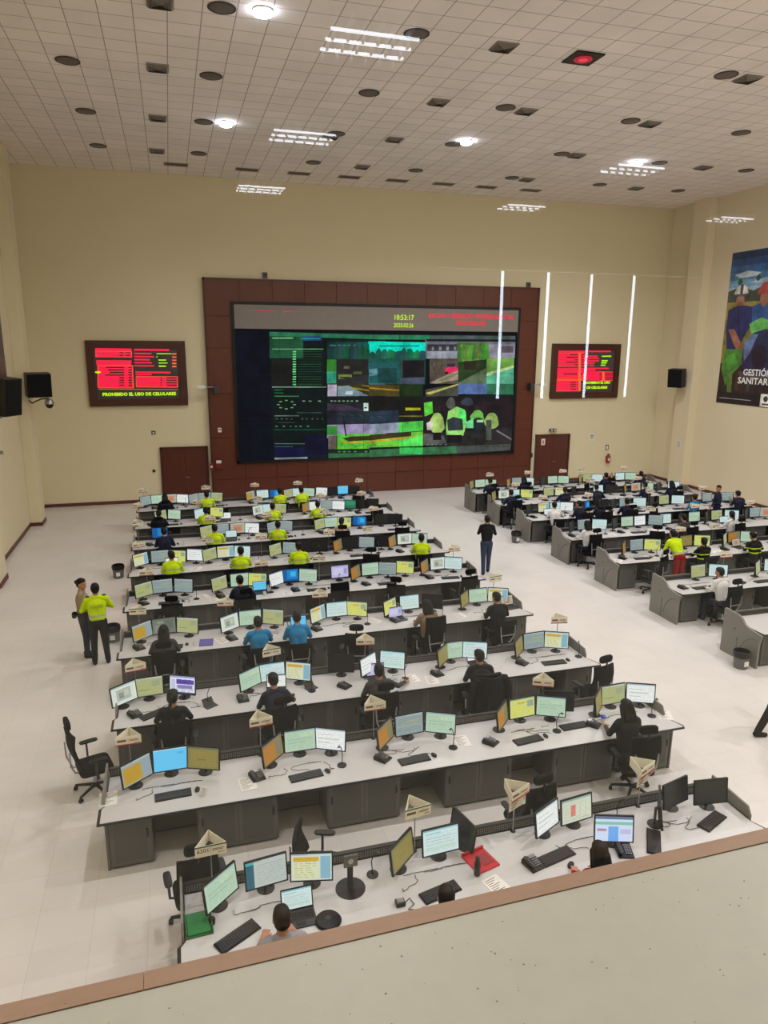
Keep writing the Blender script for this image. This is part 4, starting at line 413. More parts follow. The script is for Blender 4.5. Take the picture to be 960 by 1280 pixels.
s1 = b.data('vent_frame', mat('slot_vent_metal', (140, 130, 122), .5)); b = MB()
for k in range(5): b.box(-.38, -.17+.075*k, -.03, .38, -.15+.075*k, -.02)
s2 = b.data('slat', M_louv)
p = thing('slot_vent', 'x', 'air vent', group='long air vents by the back wall'); link('vent_frame', s1, p); link('slat', s2, p); freeze(p)
for i, x in enumerate([.61, 3.11, 5.02, 6.95, 8.85, 10.77, 12.6, 14.57]):
    dup(p, (x, 28.55, ZC-.001), 0, 'long flat air vent in ceiling near back wall, %s from left' % ORD[i])
# unlit square fixture; its red reflection of the led screens is put in as glow
p = thing('ceiling_fixture', 'unlit square black ceiling fixture with red reflection', 'ceiling light', (9.13, 15.69, ZC-.002))
b = MB(); b.box(-.34, -.34, -.03, .34, .34, 0); b.build('housing', M_black, p)
M_redrefl = emis('red_reflection', (255, 60, 90), .9)
b = MB(); b.lathe([(.0, -.06), (.10, -.055), (.12, -.04)], 20); b.build('lamp_bowl', M_redrefl, p)
b = MB(); b.lathe([(.15, -.05), (.15, -.03), (.20, -.03), (.20, -.05), (.15, -.05)], 24); b.build('ring', emis('red_ring_reflection', (230, 60, 70), .45), p)
M_lamp = emis('lamp_white', (235, 240, 255), 40)
b = MB(); b.lathe([(.17, -.02), (.19, -.03), (.20, -.01), (.20, 0)], 20); l1 = b.data('rim', M_white, True)
b = MB(); [b.face([(r0*math.cos(2*PI*k/20), r0*math.sin(2*PI*k/20), z0), (r0*math.cos(2*PI*(k+1)/20), r0*math.sin(2*PI*(k+1)/20), z0), (r1*math.cos(2*PI*(k+1)/20), r1*math.sin(2*PI*(k+1)/20), z1), (r1*math.cos(2*PI*k/20), r1*math.sin(2*PI*k/20), z1)]) for k in range(20) for r0, z0, r1, z1 in ((.11, -.06, .11, -.11), (.11, -.11, .17, -.09), (.17, -.09, .17, -.02))]; l2 = b.data('bulb', M_lamp, True)
p = thing('spot_lamp', 'x', 'ceiling light', group='lit white ceiling lamps'); link('rim', l1, p); link('bulb', l2, p); freeze(p)
for (x, y), t in zip(LAMPS[:4], ('nearest the camera at top', 'on the far left, above the wall edge', 'in the middle of the ceiling', 'on the right side')):
    dup(p, (x, y, ZC-.001), 0, 'small round ceiling lamp shining white, '+t)
# louvred lights of the gallery (seen as reflections in its window)
b = MB()
for i in range(3): b.box(-.38, -.3+.22*i, -.10, .38, -.275+.22*i, -.08)
tb = b.data('tube', emis('tube_white', (235, 242, 255), 14)); b = MB()
for i in range(6): b.box(-.36+.13*i, -.36, -.078, -.35+.13*i, .3, -.02); [b.box(-.36+.13*i, -.37+.22*j, -.15, -.345+.13*i, -.305+.22*j, -.08) for j in range(3)]
lv = b.data('louvre', mat('tube_holder', (225, 228, 232), .5)); b = MB(); b.box(-.42, -.4, -.02, .42, .36, 0); hs = b.data('housing', M_gdark)
p = thing('gallery_light', 'x', 'ceiling light', group='louvred tube lights of the gallery'); link('tube', tb, p); link('louvre', lv, p); link('housing', hs, p); freeze(p)
for x, y in ((1.8, 6.6), (1.75, 9.6), (1.62, 12.9), (6.5, 13.0), (6.67, 9.8), (11.1, 12.85)):
    dup(p, (x, 1.484-y, 8.999), 0, 'white louvred tube light reflected in glass, '+{6.6: 'at top centre', 9.6: 'upper middle', 12.9: 'above the panelling, left', 13.0: 'above the panelling, right', 9.8: 'upper right', 12.85: 'far right'}[y])
o = area_lamp('sill_fill_light', (.9, -1.8, 8.88), 26, .7, (1, .97, .92))  # added unseen fill lamp without a fixture, brightens the sill
# ---------------------------------------------------------------- flat pictures made of coloured pieces on a wall
def canvas(polys, to3, step=.0012, d0=0.0):     # polys: (col, [(a,b)..]); to3(a,b,depth)
    b = MB()
    for i, (col, pts) in enumerate(polys):
        b.face([to3(u, v, d0+step*i) for u, v in pts], 0, col)
    return b
def on_back(y): return lambda x, z, d: (x, y-d, z)
def rect(x0, z0, x1, z1): return [(x0, z0), (x1, z0), (x1, z1), (x0, z1)]
def flip(me):                                   # make every face look towards -y or as asked
    return me
def front(b, axis, sgn):
    for i, f in enumerate(b.f):
        p = [Vector(b.v[k]) for k in f]; n = Vector((0, 0, 0))
        for k in range(len(p)): n += p[k].cross(p[(k+1) % len(p)])
        if n[axis]*sgn < 0: b.f[i] = tuple(reversed(f))
    return b
YP = 30.075
p = thing('video_wall', 'large tiled video wall showing street cameras and lime jacketed crew', 'screen', (2.5, YP, 1.55))
def put(o, par):           # keep world coordinates under a moved parent
    o.parent = par; o.matrix_parent_inverse = par.matrix_world.inverted() if par.matrix_world != Matrix() else Matrix.Translation(-Vector(par.location)); return o
b = MB()
b.box(2.44, YP-.10, 1.52, 2.56, YP-.001, 6.96); b.box(15.0, YP-.10, 1.52, 15.12, YP-.001, 6.96); b.box(2.44, YP-.10, 1.50, 15.12, YP-.001, 1.60); b.box(2.5, YP-.05, 1.55, 15.05, YP-.001, 6.96)
put(b.build('bezel', M_black), p)
b = front(canvas([((5, 9, 16), rect(2.56, 1.60, 15.0, 6.95))]+VID, on_back(YP-.055), .0002), 1, -1)
scr = put(b.build('screen', M_video), p)
b = MB()
for i in range(1, 8):
    x = 2.56+i*(12.44/7) if i < 7 else 15.0
    if i < 7: b.box(x-.006, YP-.104, 1.6, x+.006, YP-.101, 6.93)
for j in (1, 2): b.box(2.56, YP-.104, 1.6+j*5.33/3-.006, 15.0, YP-.101, 1.6+j*5.33/3+.006)
put(b.build('panel_seam', M_black), p)
p = thing('led_header', 'long grey led strip with red title, clock and date above video wall', 'sign', (2.5, YP, 7.0))
b = MB(); b.box(2.44, YP-.12, 6.965, 2.56, YP-.001, 8.02); b.box(15.0, YP-.12, 6.965, 15.12, YP-.001, 8.02); b.box(2.56, YP-.12, 7.90, 15.0, YP-.001, 8.02); put(b.build('frame', M_black), p)
b = MB(); b.box(2.56, YP-.13, 6.97, 15.0, YP-.03, 7.90); put(b.build('panel', mat('led_panel_grey', (128, 120, 116), .6, noise=(6, .08))), p)
b = front(canvas([((200, 30, 50), q) for c, q in HDR], on_back(YP-.133), .0002), 1, -1); put(b.build('red_line', M_disp), p)
E_y = emis('led_yellow', (205, 255, 30), 1.0); E_r = emis('led_red', (255, 20, 60), 1.0)
def wall_text(s, x, y, z, width, size, m, par, ext=.004, rz=0, bold=0, nm='lettering'):
    me = fit_text(text_data(s, size, m, ext, bold=bold), width)
    o = link(nm, me); o.rotation_euler = (PI/2, 0, rz); o.location = (x, y, z)
    if par: o.parent = par; o.matrix_parent_inverse = Matrix.Translation(-Vector(par.location)) if not par.rotation_euler.z else par.matrix_basis.inverted()
    return o
wall_text('10:53:17', 9.64, YP-.137, 7.50, .86, .30, E_y, p, bold=.003); wall_text('2025:02:26', 9.64, YP-.137, 7.18, .88, .24, E_y, p, bold=.002)
wall_text('ECU-911 SERVICIO INTEGRADO DE', 12.77, YP-.137, 7.60, 3.98, .25, E_r, p, bold=.006); wall_text('SEGURIDAD', 12.75, YP-.137, 7.31, 1.42, .25, E_r, p, bold=.006)
for nm_, x0, x1, z0, z1, DAT, lab in (('l', -3.08, .61, 3.95, 6.47, LEDL, 'red led status board in dark wood frame left of the video wall'), ('r', 16.93, 20.52, 3.97, 6.48, LEDR, 'red led status board in dark wood frame right of the video wall')):
    p = thing('led_board', lab, 'sign', (x0, YB, z0))
    b = MB(); t = .28
    for a in ((x0, z0, x1, z0+t), (x0, z1-t, x1, z1), (x0, z0+t, x0+t, z1-t), (x1-t, z0+t, x1, z1-t)): b.box(a[0], YB-.14, a[1], a[2], YB, a[3])
    put(b.build('frame', M_frame, bevel=.01), p)
    b = MB(); b.box(x0+t, YB-.08, z0+t, x1-t, YB-.01, z1-t); put(b.build('led_panel', mat('led_dark', (74, 66, 66), .6)), p)
    b = front(canvas(DAT, on_back(YB-.085), .0002), 1, -1); put(b.build('display', M_disp), p)
    if nm_ == 'l': wall_text('PROHIBIDO EL USO DE CELULARES', -1.22, YB-.115, 4.41, 2.76, .165, E_y, p, bold=.008)
    else:
        wall_text('PROHIBIDO EL USO', 19.37, YB-.115, 4.69, 1.42, .15, E_y, p, bold=.008); wall_text('DE CELULARES', 19.38, YB-.115, 4.46, 1.12, .15, E_y, p, bold=.008)

# right wall poster (printed): y from 26.18 down to 22.2, z 4.03..10.2
def on_right(x): return lambda y, z, d: (x-d, y, z)
Pz = [((22, 60, 120), rect(22.2, 4.03, 26.18, 10.2))]
sky = [(16, 42, 92), (24, 62, 122), (36, 86, 148), (60, 116, 172), (98, 148, 190), (140, 172, 196)]
for i, c in enumerate(sky): Pz.append((c, rect(22.2, 10.2-.28*(i+1)-.02, 26.18, 10.2-.28*i)))
Pz += [((170, 186, 200), [(25.9, 9.3), (25.2, 9.42), (24.5, 9.3), (24.7, 9.18), (25.6, 9.15)]), ((150, 172, 192), [(25.2, 8.95), (24.1, 9.1), (22.8, 8.95), (23.5, 8.85)]),
       ((60, 70, 60), [(26.18, 8.66), (25.5, 8.80), (24.8, 8.62), (24.0, 8.86), (23.2, 8.7), (22.2, 8.9), (22.2, 7.9), (26.18, 7.9)]),
       ((150, 134, 60), rect(22.2, 7.4, 26.18, 8.2)), ((120, 110, 48), rect(22.2, 6.9, 26.18, 7.5)), ((120, 116, 40), rect(22.2, 5.6, 26.18, 6.95)), ((38, 30, 30), rect(22.2, 4.03, 26.18, 5.7)),
       ((30, 90, 50), [(25.72, 9.0), (25.55, 9.18), (25.42, 9.02), (25.55, 8.8)]), ((24, 80, 50), [(24.75, 9.1), (24.6, 9.25), (24.45, 9.1), (24.6, 8.95)])]
def circ(y, z, ry, rz, n=14, a0=0, a1=2*PI): return [(y+ry*math.cos(a0+(a1-a0)*i/n), z+rz*math.sin(a0+(a1-a0)*i/n)) for i in range(n+1 if a1-a0 < 6 else n)]
Pz += [((156, 104, 82), circ(25.45, 8.2, .24, .34)), ((120, 78, 60), circ(25.4, 8.02, .18, .2)), ((205, 205, 205), circ(25.43, 8.42, .40, .48, 12, 0, PI)), ((70, 74, 90), [(25.83, 8.42), (25.03, 8.42), (24.98, 8.52), (25.86, 8.52)]), ((60, 66, 80), rect(25.35, 8.52, 25.5, 8.9)),
       ((28, 34, 104), [(26.06, 7.9), (25.6, 8.05), (25.15, 8.05), (24.72, 7.98), (24.51, 7.39), (24.9, 7.0), (25.1, 6.6), (25.15, 6.3), (25.9, 6.25), (26.07, 7.1)]),
       ((20, 24, 76), [(25.45, 8.05), (25.3, 7.2), (25.2, 6.3), (25.32, 6.3), (25.42, 7.2), (25.55, 8.05)]), ((150, 96, 72), [(25.93, 7.1), (25.6, 7.12), (25.05, 6.45), (24.92, 6.15), (25.12, 6.1), (25.55, 6.5)]),
       ((60, 130, 44), [(25.95, 6.3), (25.0, 6.3), (24.95, 5.7), (25.5, 5.2), (25.75, 4.75), (26.1, 5.5)]), ((70, 160, 54), [(25.9, 6.0), (25.4, 6.15), (25.2, 5.7), (25.7, 5.4)]), ((80, 120, 50), [(25.7, 5.3), (25.45, 5.5), (25.35, 4.5), (25.6, 4.4)]),
       ((36, 80, 150), [(24.75, 8.0), (24.2, 8.15), (23.6, 8.0), (23.3, 7.3), (23.5, 6.8), (24.6, 6.9)]), ((150, 96, 74), circ(24.15, 8.3, .24, .32)), ((170, 60, 60), circ(24.15, 8.46, .38, .46, 12, 0, PI)), ((90, 180, 80), [(24.8, 7.3), (24.2, 7.55), (23.4, 7.3), (23.2, 6.9), (24.6, 6.9)]),
       ((26, 38, 84), [(24.95, 6.5), (24.5, 6.95), (23.9, 7.1), (23.3, 6.9), (23.0, 6.0), (23.4, 5.3), (24.8, 5.4), (25.0, 5.9)]), ((84, 110, 160), [(24.98, 6.5), (24.6, 6.9), (24.25, 6.9), (24.55, 6.2), (24.85, 5.8)]), ((20, 22, 44), circ(24.05, 6.0, .42, .5)), ((130, 84, 44), rect(24.3, 5.25, 24.9, 5.4)),
       ((70, 72, 76), [(25.1, 5.4), (22.5, 5.3), (22.5, 5.0), (25.0, 5.1)]), ((60, 48, 44), rect(25.0, 4.6, 25.2, 5.3)), ((54, 60, 70), rect(24.4, 4.6, 24.55, 5.2)), ((46, 40, 44), rect(23.7, 4.6, 23.9, 5.2)), ((22, 18, 24), rect(22.2, 4.03, 26.18, 4.5)),
       ((214, 210, 206), rect(22.8, 4.05, 23.72, 4.55)), ((40, 44, 60), circ(23.45, 4.36, .12, .12)), ((60, 60, 70), rect(23.2, 4.12, 23.6, 4.18)), ((150, 150, 160), rect(24.2, 4.23, 26.0, 4.26))]
p = thing('wall_poster', 'tall printed poster of helmeted rescuers with white title on right wall', 'poster', (XR-.01, 26.18, 4.03))
b = MB(); b.box(XR-.012, 22.2, 4.03, XR-.001, 26.18, 10.2); put(b.build('backing', M_white), p)
Pz = [(tuple(min(255, int(.85*(v*1.08+6)+.15*sum(c)/3)) for v in c), q) for c, q in Pz]
b = front(canvas(Pz, on_right(XR-.013), .0003), 0, -1); put(b.build('print', M_print), p)
M_titl = mat('poster_white', (248, 248, 248), .5)
for s, y, z, wd in (('GESTIÓN', 24.04, 5.36, 1.50), ('SANITARIA', 24.06, 5.02, 1.98)):
    me = fit_text(text_data(s, .36, M_titl, .001, bold=.007), wd); o = link('title', me); o.rotation_euler = (PI/2, 0, -PI/2); o.location = (XR-.034, y, z); put(o, p)
# left wall poster
p = thing('wall_poster', 'dark navy printed poster with white emblem, cut off at left edge', 'poster', (XL+.01, 26.0, 4.1))
b = MB(); b.box(XL+.001, 22.4, 4.1, XL+.012, 26.0, 10.0); put(b.build('backing', M_white), p)
Pl = [((38, 32, 50), rect(22.4, 4.1, 26.0, 10.0)), ((60, 56, 78), rect(22.4, 7.2, 26.0, 10.0)), ((50, 44, 62), rect(22.4, 6.2, 26.0, 7.2)), ((190, 186, 190), rect(25.0, 6.9, 25.35, 7.3)), ((170, 166, 175), rect(25.1, 6.1, 25.3, 6.5)), ((84, 50, 60), rect(24.2, 5.2, 25.9, 5.9)), ((205, 202, 200), rect(25.1, 4.14, 25.9, 4.75)), ((60, 60, 80), rect(25.3, 4.3, 25.6, 4.6))]
b = front(canvas(Pl, lambda y, z, d: (XL+.013+d, y, z), .0003), 0, 1); put(b.build('print', M_print), p)

# loudspeakers on the pilasters
def speaker(lab, loc, rz, tilt, w_=.62, h=.85, d=.42):
    p = thing('wall_loudspeaker', lab, 'loudspeaker', loc, rz)
    M = Matrix.Rotation(tilt, 4, 'X')
    b = MB(); b.box(-w_/2, -d, -h/2, w_/2, 0, h/2, 0, M); b.build('cabinet', M_black, p, bevel=.02)
    b = MB(); b.box(-w_/2+.03, -d-.012, -h/2+.03, w_/2-.03, -d, h/2-.03, 0, M); b.build('grille', M_blk3, p, bevel=.008)
    b = MB(); b.tube([(0, -.1, 0), (0, .30, 0)], .03, 8); b.box(-.10, .26, -.14, .10, .30, .14); b.build('bracket', M_black, p)
    return p
speaker('black loudspeaker angled off the left corner pilaster above a dome camera', (-4.42, 27.15, 5.0), .35, .12, .78, .80)
speaker('black loudspeaker at far left edge beside the dark poster', (-4.25, 20.6, 5.05), PI/2-.5, .12, .6, .95)
speaker('black loudspeaker on right corner pilaster between boards and poster', (22.15, 27.9, 5.02), -PI/2+.45, .10, .66, .82)
p = thing('dome_camera', 'small grey dome camera on curved arm below left loudspeaker', 'camera', (-4.0, 26.6, 4.38))
b = MB(); b.tube([(-.72, .605, .05), (-.6, .4, -.02), (-.25, .08, .14), (0, 0, .16)], .025, 8); b.build('arm', M_dgrey, p, smooth=True)
b = MB(); b.lathe([(.02, .16), (.10, .12), (.15, .02), (.15, -.03)][::-1], 18); b.build('shroud', M_silver, p, smooth=True)
b = MB(); b.sup((0, 0, -.04), (.13, .13, .14), 1, 1, 16, 8); b.build('dome', M_black, p, smooth=True)
def wall_cam(lab, x, z, sgn):
    p = thing('wall_camera', lab, 'camera', (x, 30.06, z))
    b = MB(); b.box(-.09, -.32, -.16, .09, 0, .16); b.build('body', M_dgrey, p, bevel=.02)
    b = MB(); b.tube([(0, -.15, .08), (sgn*.45, -.20, .10)], .022, 8); b.build('arm', M_silver, p)
    b = MB(); b.box(min(sgn*.42, sgn*.75), -.28, .04, max(sgn*.42, sgn*.75), -.14, .16); b.build('lens_housing', M_white, p, bevel=.01)
wall_cam('small camera on arm at left edge of wood panelling', 1.72, 4.58, -1); wall_cam('small camera on arm at right edge of wood panelling', 15.78, 4.55, 1)
def wallbox(name, lab, cat, x, z, w_, h, d, m, y=YB, extra=None):
    p = thing(name, lab, cat, (x, y, z)); b = MB(); b.box(-w_/2, -d, -h/2, w_/2, 0, h/2); b.build('casing', m, p, bevel=min(.01, d/3))
    if extra:
        q = MB()
        for x0, z0, x1, z1 in extra[0]:
            q.box(x0, -d-.004, z0, x1, -d, z1)
            if extra[2] == 'lamp': q.build('lamp', extra[1], p); q = MB()
        if q.v: q.build(extra[2], extra[1], p)
    return p
M_boxg = mat('grey_box', (96, 96, 90), .6)
wallbox('wall_junction_box', 'small grey square box on wall above left of wood panelling', 'box', 3.86, 9.06, .2, .22, .08, M_boxg, extra=([(-.06, -.06, .06, .06)], M_dgrey, 'cover'))
wallbox('wall_junction_box', 'small grey square box on wall above right of wood panelling', 'box', 15.56, 9.02, .2, .22, .08, M_boxg, extra=([(-.06, -.06, .06, .06)], M_dgrey, 'cover'))
wallbox('wall_switch', 'small dark wall plate below the left led board', 'switch', -.80, 2.86, .16, .14, .04, M_dgrey, extra=([(-.04, -.03, .04, .03)], M_white, 'button'))
wallbox('wall_switch', 'tiny dark wall button left of the brown double door', 'switch', -.88, 1.30, .11, .11, .04, M_dgrey, extra=([(-.02, -.02, .02, .02)], M_black, 'button'))
wallbox('wall_thermostat', 'small white plate on the left side of wood panelling', 'thermostat', 1.80, 2.92, .14, .18, .04, M_white, y=30.075, extra=([(-.04, 0, .04, .05)], M_dgrey, 'screen'))
M_frd = mat('alarm_red', (110, 24, 26), .5)
wallbox('fire_alarm_box', 'dark red fire alarm call box between left door and panelling', 'alarm', 1.40, 1.42, .13, .26, .08, M_frd, y=30.06, extra=([(-.04, -.04, .04, .05)], M_white, 'call_plate'))
wallbox('fire_alarm_box', 'fire alarm sounder with white strobe on left edge of panelling', 'alarm', 1.70, 1.50, .22, .34, .10, M_frd, y=30.06, extra=([(-.1, .06, .1, .18)], M_white, 'strobe'))
wallbox('emergency_light', 'small grey emergency light above the right brown door', 'light', 17.21, 2.50, .34, .12, .12, M_dgrey, extra=([(-.14, -.03, -.04, .03), (.04, -.03, .14, .03)], M_white, 'lamp'))
wallbox('door_notice', 'white paper notice with red mark on right brown door', 'notice', 16.72, 1.95, .20, .30, .006, M_white, y=30.185, extra=([(-.03, -.1, .03, .08)], M_red, 'red_mark'))
wallbox('wall_notice', 'white paper notice on back wall beside the extinguisher', 'notice', 19.37, 2.10, .26, .34, .006, M_white, extra=([(-.08, .06, .08, .1), (-.08, -.02, .08, .02), (-.05, -.1, .05, -.07)], M_ink, 'writing'))
wallbox('access_reader', 'narrow black card reader between panelling and right door', 'card reader', 16.17, 1.34, .09, .22, .05, M_black, y=30.24, extra=([(-.02, .04, .02, .07)], M_silver, 'indicator'))
p = thing('wall_notice', 'white paper notice with purple lines on right pilaster', 'notice', (22.42, 27.8, 1.95), -PI/2)
b = MB(); b.box(-.14, -.006, -.18, .14, 0, .18); b.build('paper', M_white, p)
b = MB()
for z in (.1, .02, -.08): b.box(-.09, -.009, z, .09, -.006, z+.03)
b.build('writing', mat('purple_ink', (140, 110, 150), .8), p)
wallbox('extinguisher_sign', 'small red framed sign above the fire extinguisher', 'sign', 20.26, 1.56, .18, .26, .01, M_frd, extra=([(-.05, -.09, .05, .09)], M_cream, 'panel'))
p = thing('fire_extinguisher', 'red fire extinguisher hanging on back wall under its sign', 'fire extinguisher', (20.28, YB-.12, .80))
b = MB(); b.lathe([(.06, 0), (.095, .02), (.095, .32), (.06, .38), (.03, .40)], 16); b.build('cylinder', mat('extinguisher_red', (150, 20, 24), .35), p, smooth=True)
b = MB(); b.lathe([(.03, .40), (.03, .45)], 10); b.box(-.02, -.10, .44, .02, .03, .46); b.build('valve', M_black, p)
b = MB(); b.tube([(0, -.03, .44), (.09, -.06, .40), (.11, -.05, .2), (.10, -.04, .08)], .012, 6); b.build('hose', M_black, p)
b = MB(); b.box(-.05, -.098, .14, .05, -.093, .26); b.build('label_plate', M_white, p)
b = MB(); b.box(-.05, .07, .25, .05, .12, .33); b.build('bracket', M_dgrey, p)
def small_wall(lab, y, z):
    p = thing('wall_camera', lab, 'camera', (XL, y, z)); b = MB(); b.box(0, -.09, -.09, .05, .09, .09); b.build('plate', M_white, p, bevel=.008)
    b = MB(); b.tube([(.05, 0, 0), (.16, 0, -.02)], .02, 8); b.box(.14, -.05, -.09, .30, .05, .01); b.build('body', M_silver, p)
small_wall('small pale camera low on the left wall beside corner pilaster', 22.9, 3.3)
# ---------------------------------------------------------------- desks
DT = .755
LY = [5.72, 8.15, 10.4, 12.98, 15.45, 17.9, 20.35, 22.75, 25.18]
RY = [10.72, 13.17, 15.63, 18.07, 20.55, 22.9, 25.1]
L0, L1 = -1.17, 7.20; A0, A1 = -.26, 6.60; R0, R1 = 11.14, 19.60
seatsL = [-.33+1.68*i for i in range(5)]; seatsA = [.6, 2.28, 3.96, 5.64]; seatsR = [R0+.86+1.68*i for i in range(5)]
# cabinets: origin at floor, front faces -y
def cab(wd, doors, nm):
    p = thing('desk_cabinet', 'x', 'cabinet'); dp = .56
    b = MB(); b.box(-wd/2, 0, .03, wd/2, dp, .72); b.box(-wd/2+.02, .02, 0, wd/2-.02, dp-.02, .03, 1); b.build('body', [M_grey, M_gdark], p)
    lw = (wd-.03)/doors
    for i in range(doors):
        x0 = -wd/2+.015+i*lw
        b = MB(); b.box(x0+.004, -.018, .05, x0+lw-.004, -.001, .705, 0); b.box(x0+.05, -.021, .10, x0+lw-.05, -.017, .655, 1)
        d = b.build('door', [M_grey, M_mesh], p)
        hx = x0+lw-.045 if (doors == 1 or i == 1) else x0+.045
        b = MB(); b.box(hx-.014, -.028, .40, hx+.014, -.018, .52); b.build('handle', M_black, d, bevel=.004)
    return freeze(p)
cab1 = cab(.52, 1, ''); cab2 = cab(1.02, 2, '')
def end_panel_mesh(sgn):         # origin at the desk near corner, panel thickness towards -x*sgn
    prof = [(.05, 0), (.05, .55), (0, .725), (.02, .735), (.30, .76), (.46, .80), (.56, .90), (.66, .95), (1.04, .97), (1.06, .95), (1.06, 0)]
    b = MB(); b.prism(prof, 0, .05*sgn, 0)
    return b.data('panel', M_side, bevel=.006)
ep = end_panel_mesh(-1); ep2 = end_panel_mesh(1)
b = MB(); x = -.052
b.tube([(x, .12+.42*math.sin(t), .10+.50*math.cos(t)) for t in [i*PI/2/10 for i in range(11)]], .006, 6); b.tube([(x, .62, 0.02), (x, .62, .5)], .005, 6)
gro = b.data('groove', M_grey)
b = MB(); b.lathe([(.016, 0), (.016, .008)], 12); kn = b.data('cap', M_dgrey)
def desk_row(b_, k, x0, x1, y0, seats, style):
    rn = row_name(b_, k)
    t = thing('desk_worktop', 'long pale worktop with black edge, '+rn, 'desk', (x0, y0, 0), 0, 'pale worktops of the operator desks')
    W = x1-x0; n = .07
    if style == 'L': poly = [(0, 0), (W, 0), (W+.02, .06), (W-.10, .34), (W-.10, 1.0), (n, 1.0), (n, .36), (0, .30)]
    else: poly = [(.02, .02), (.30, 0), (W, 0), (W, 1.0), (.0, 1.0), (.0, .45), (-.0, .30)]
    b = MB(); b.prism(poly, DT-.03, DT-.001, 2); b.build('edge_band', M_edge, t)
    cx = sum(p[0] for p in poly)/len(poly)
    ins = [(max(.024, min(W-.018 if u > W/2 and v < .3 else (W-.115 if u > W/2 and style == 'L' else W-.014), u)) if u < W/2 else min(u, W-.014 if v < .3 else W-.114) , min(max(v, .014), .986)) for u, v in poly]
    ins = [(u+(.012 if u < W/2 and u > .01 else 0), v) for u, v in ins]
    b = MB(); b.prism(ins, DT-.001, DT, 2); b.build('laminate', M_top, t)
    # back rail with perforated strip
    p = thing('cable_rail', 'low perforated steel rail along the back of '+rn, 'rail', (x0, y0, 0), 0, 'perforated rails behind the desks')
    b = MB(); b.box(.08, 1.005, .60, W-.1, 1.045, DT+.11); b.box(.08, 1.0, DT+.10, W-.1, 1.05, DT+.115); b.build('rail', M_gdark if (k < 3 and b_ == 'L') else M_grey, p)
    b = MB()
    if k < 3 and b_ == 'L':
        q = .10
        while q < W-.12:
            for j in range(3): b.box(q, 1.0, DT+.015+j*.028, q+.016, 1.0045, DT+.033+j*.028)
            q += .027
    else: b.box(.10, .999, DT+.02, W-.12, 1.004, DT+.09)
    b.build('perforation', M_gdark if (k >= 3 or b_ == 'R') else M_side, p)
    # modesty board
    p = thing('modesty_panel', 'dark grey board closing the knee space of '+rn, 'panel', (x0, y0, 0), 0, 'boards behind the knee spaces')
    b = MB(); b.box(.11, .72, .02, W-.14, .76, .722); b.build('board', M_grey, p)
    b = MB(); b.box(.11, .715, .0, W-.14, .765, .02); b.build('plinth', M_gdark, p)
    # cabinets
    cl = []
    m = (x0+.10, x1-.14)
    cl.append((m[0]+.26, 1))
    for i in range(len(seats)-1): cl.append(((seats[i]+seats[i+1])/2, 2))
    cl.append((m[1]-.26, 1))
    for i, (cx, n_) in enumerate(cl):
        if b_ == 'R' and cx > (12.2 if k == 0 else 14.8 if k == 1 else 17 if k == 2 else 30): continue
        if b_ == 'L' and k == 0: continue
        dup(cab1 if n_ == 1 else cab2, (cx, y0+.13, 0), 0, 'grey steel cabinet under worktop, %s from left, %s' % (ORD[i], rn), 'cabinets under the desks')
    # end panels
    for side in (0, 1):
        if side == 1 and (b_ == 'R' and k < 4): continue
        sd = ('left', 'right')[side]
        p = thing('desk_end_panel', 'grey steel end panel at %s end of ' % sd+rn, 'panel', ((x0 if side == 0 else x1), y0, 0), 0, 'steel end panels of the desks')
        if style == 'R' :
            link('panel', ep if side == 0 else ep2, p)
            if side == 0:
                link('groove', gro, p)
                for yy, zz in ((.72, .62), (.62, .42)): o = link('cap', kn, p); o.location = (-.050, yy, zz); o.rotation_euler = (0, -PI/2, 0)
        else:
            sx = 1 if side == 0 else -1
            bb = MB(); X0, X1 = sorted((sx*.07, sx*.10)) if side == 0 else sorted((sx*.10, sx*.13))
            bb.prism([(.12, 0), (.12, .722), (.36, .722), (1.0, .722), (1.0, 0)], X0, X1, 0); bb.build('panel', M_grey, p)
            bb = MB(); X0, X1 = sorted((sx*.043, sx*.068)) if side == 0 else sorted((sx*.07, sx*.095))
            bb.prism([(.38, .73), (.38, .80), (.44, .90), (1.06, .93), (1.06, .60), (1.02, .60), (1.02, .73)], X0, X1, 0); bb.build('upstand', M_side, p)
for k, y in enumerate(LY): desk_row('L', k, A0 if k == 0 else L0-.03*k*(k > 2), A1 if k == 0 else L1, y, seatsA if k == 0 else seatsL, 'L')
for k, y in enumerate(RY): desk_row('R', k, R0, R1, y, seatsR, 'R')

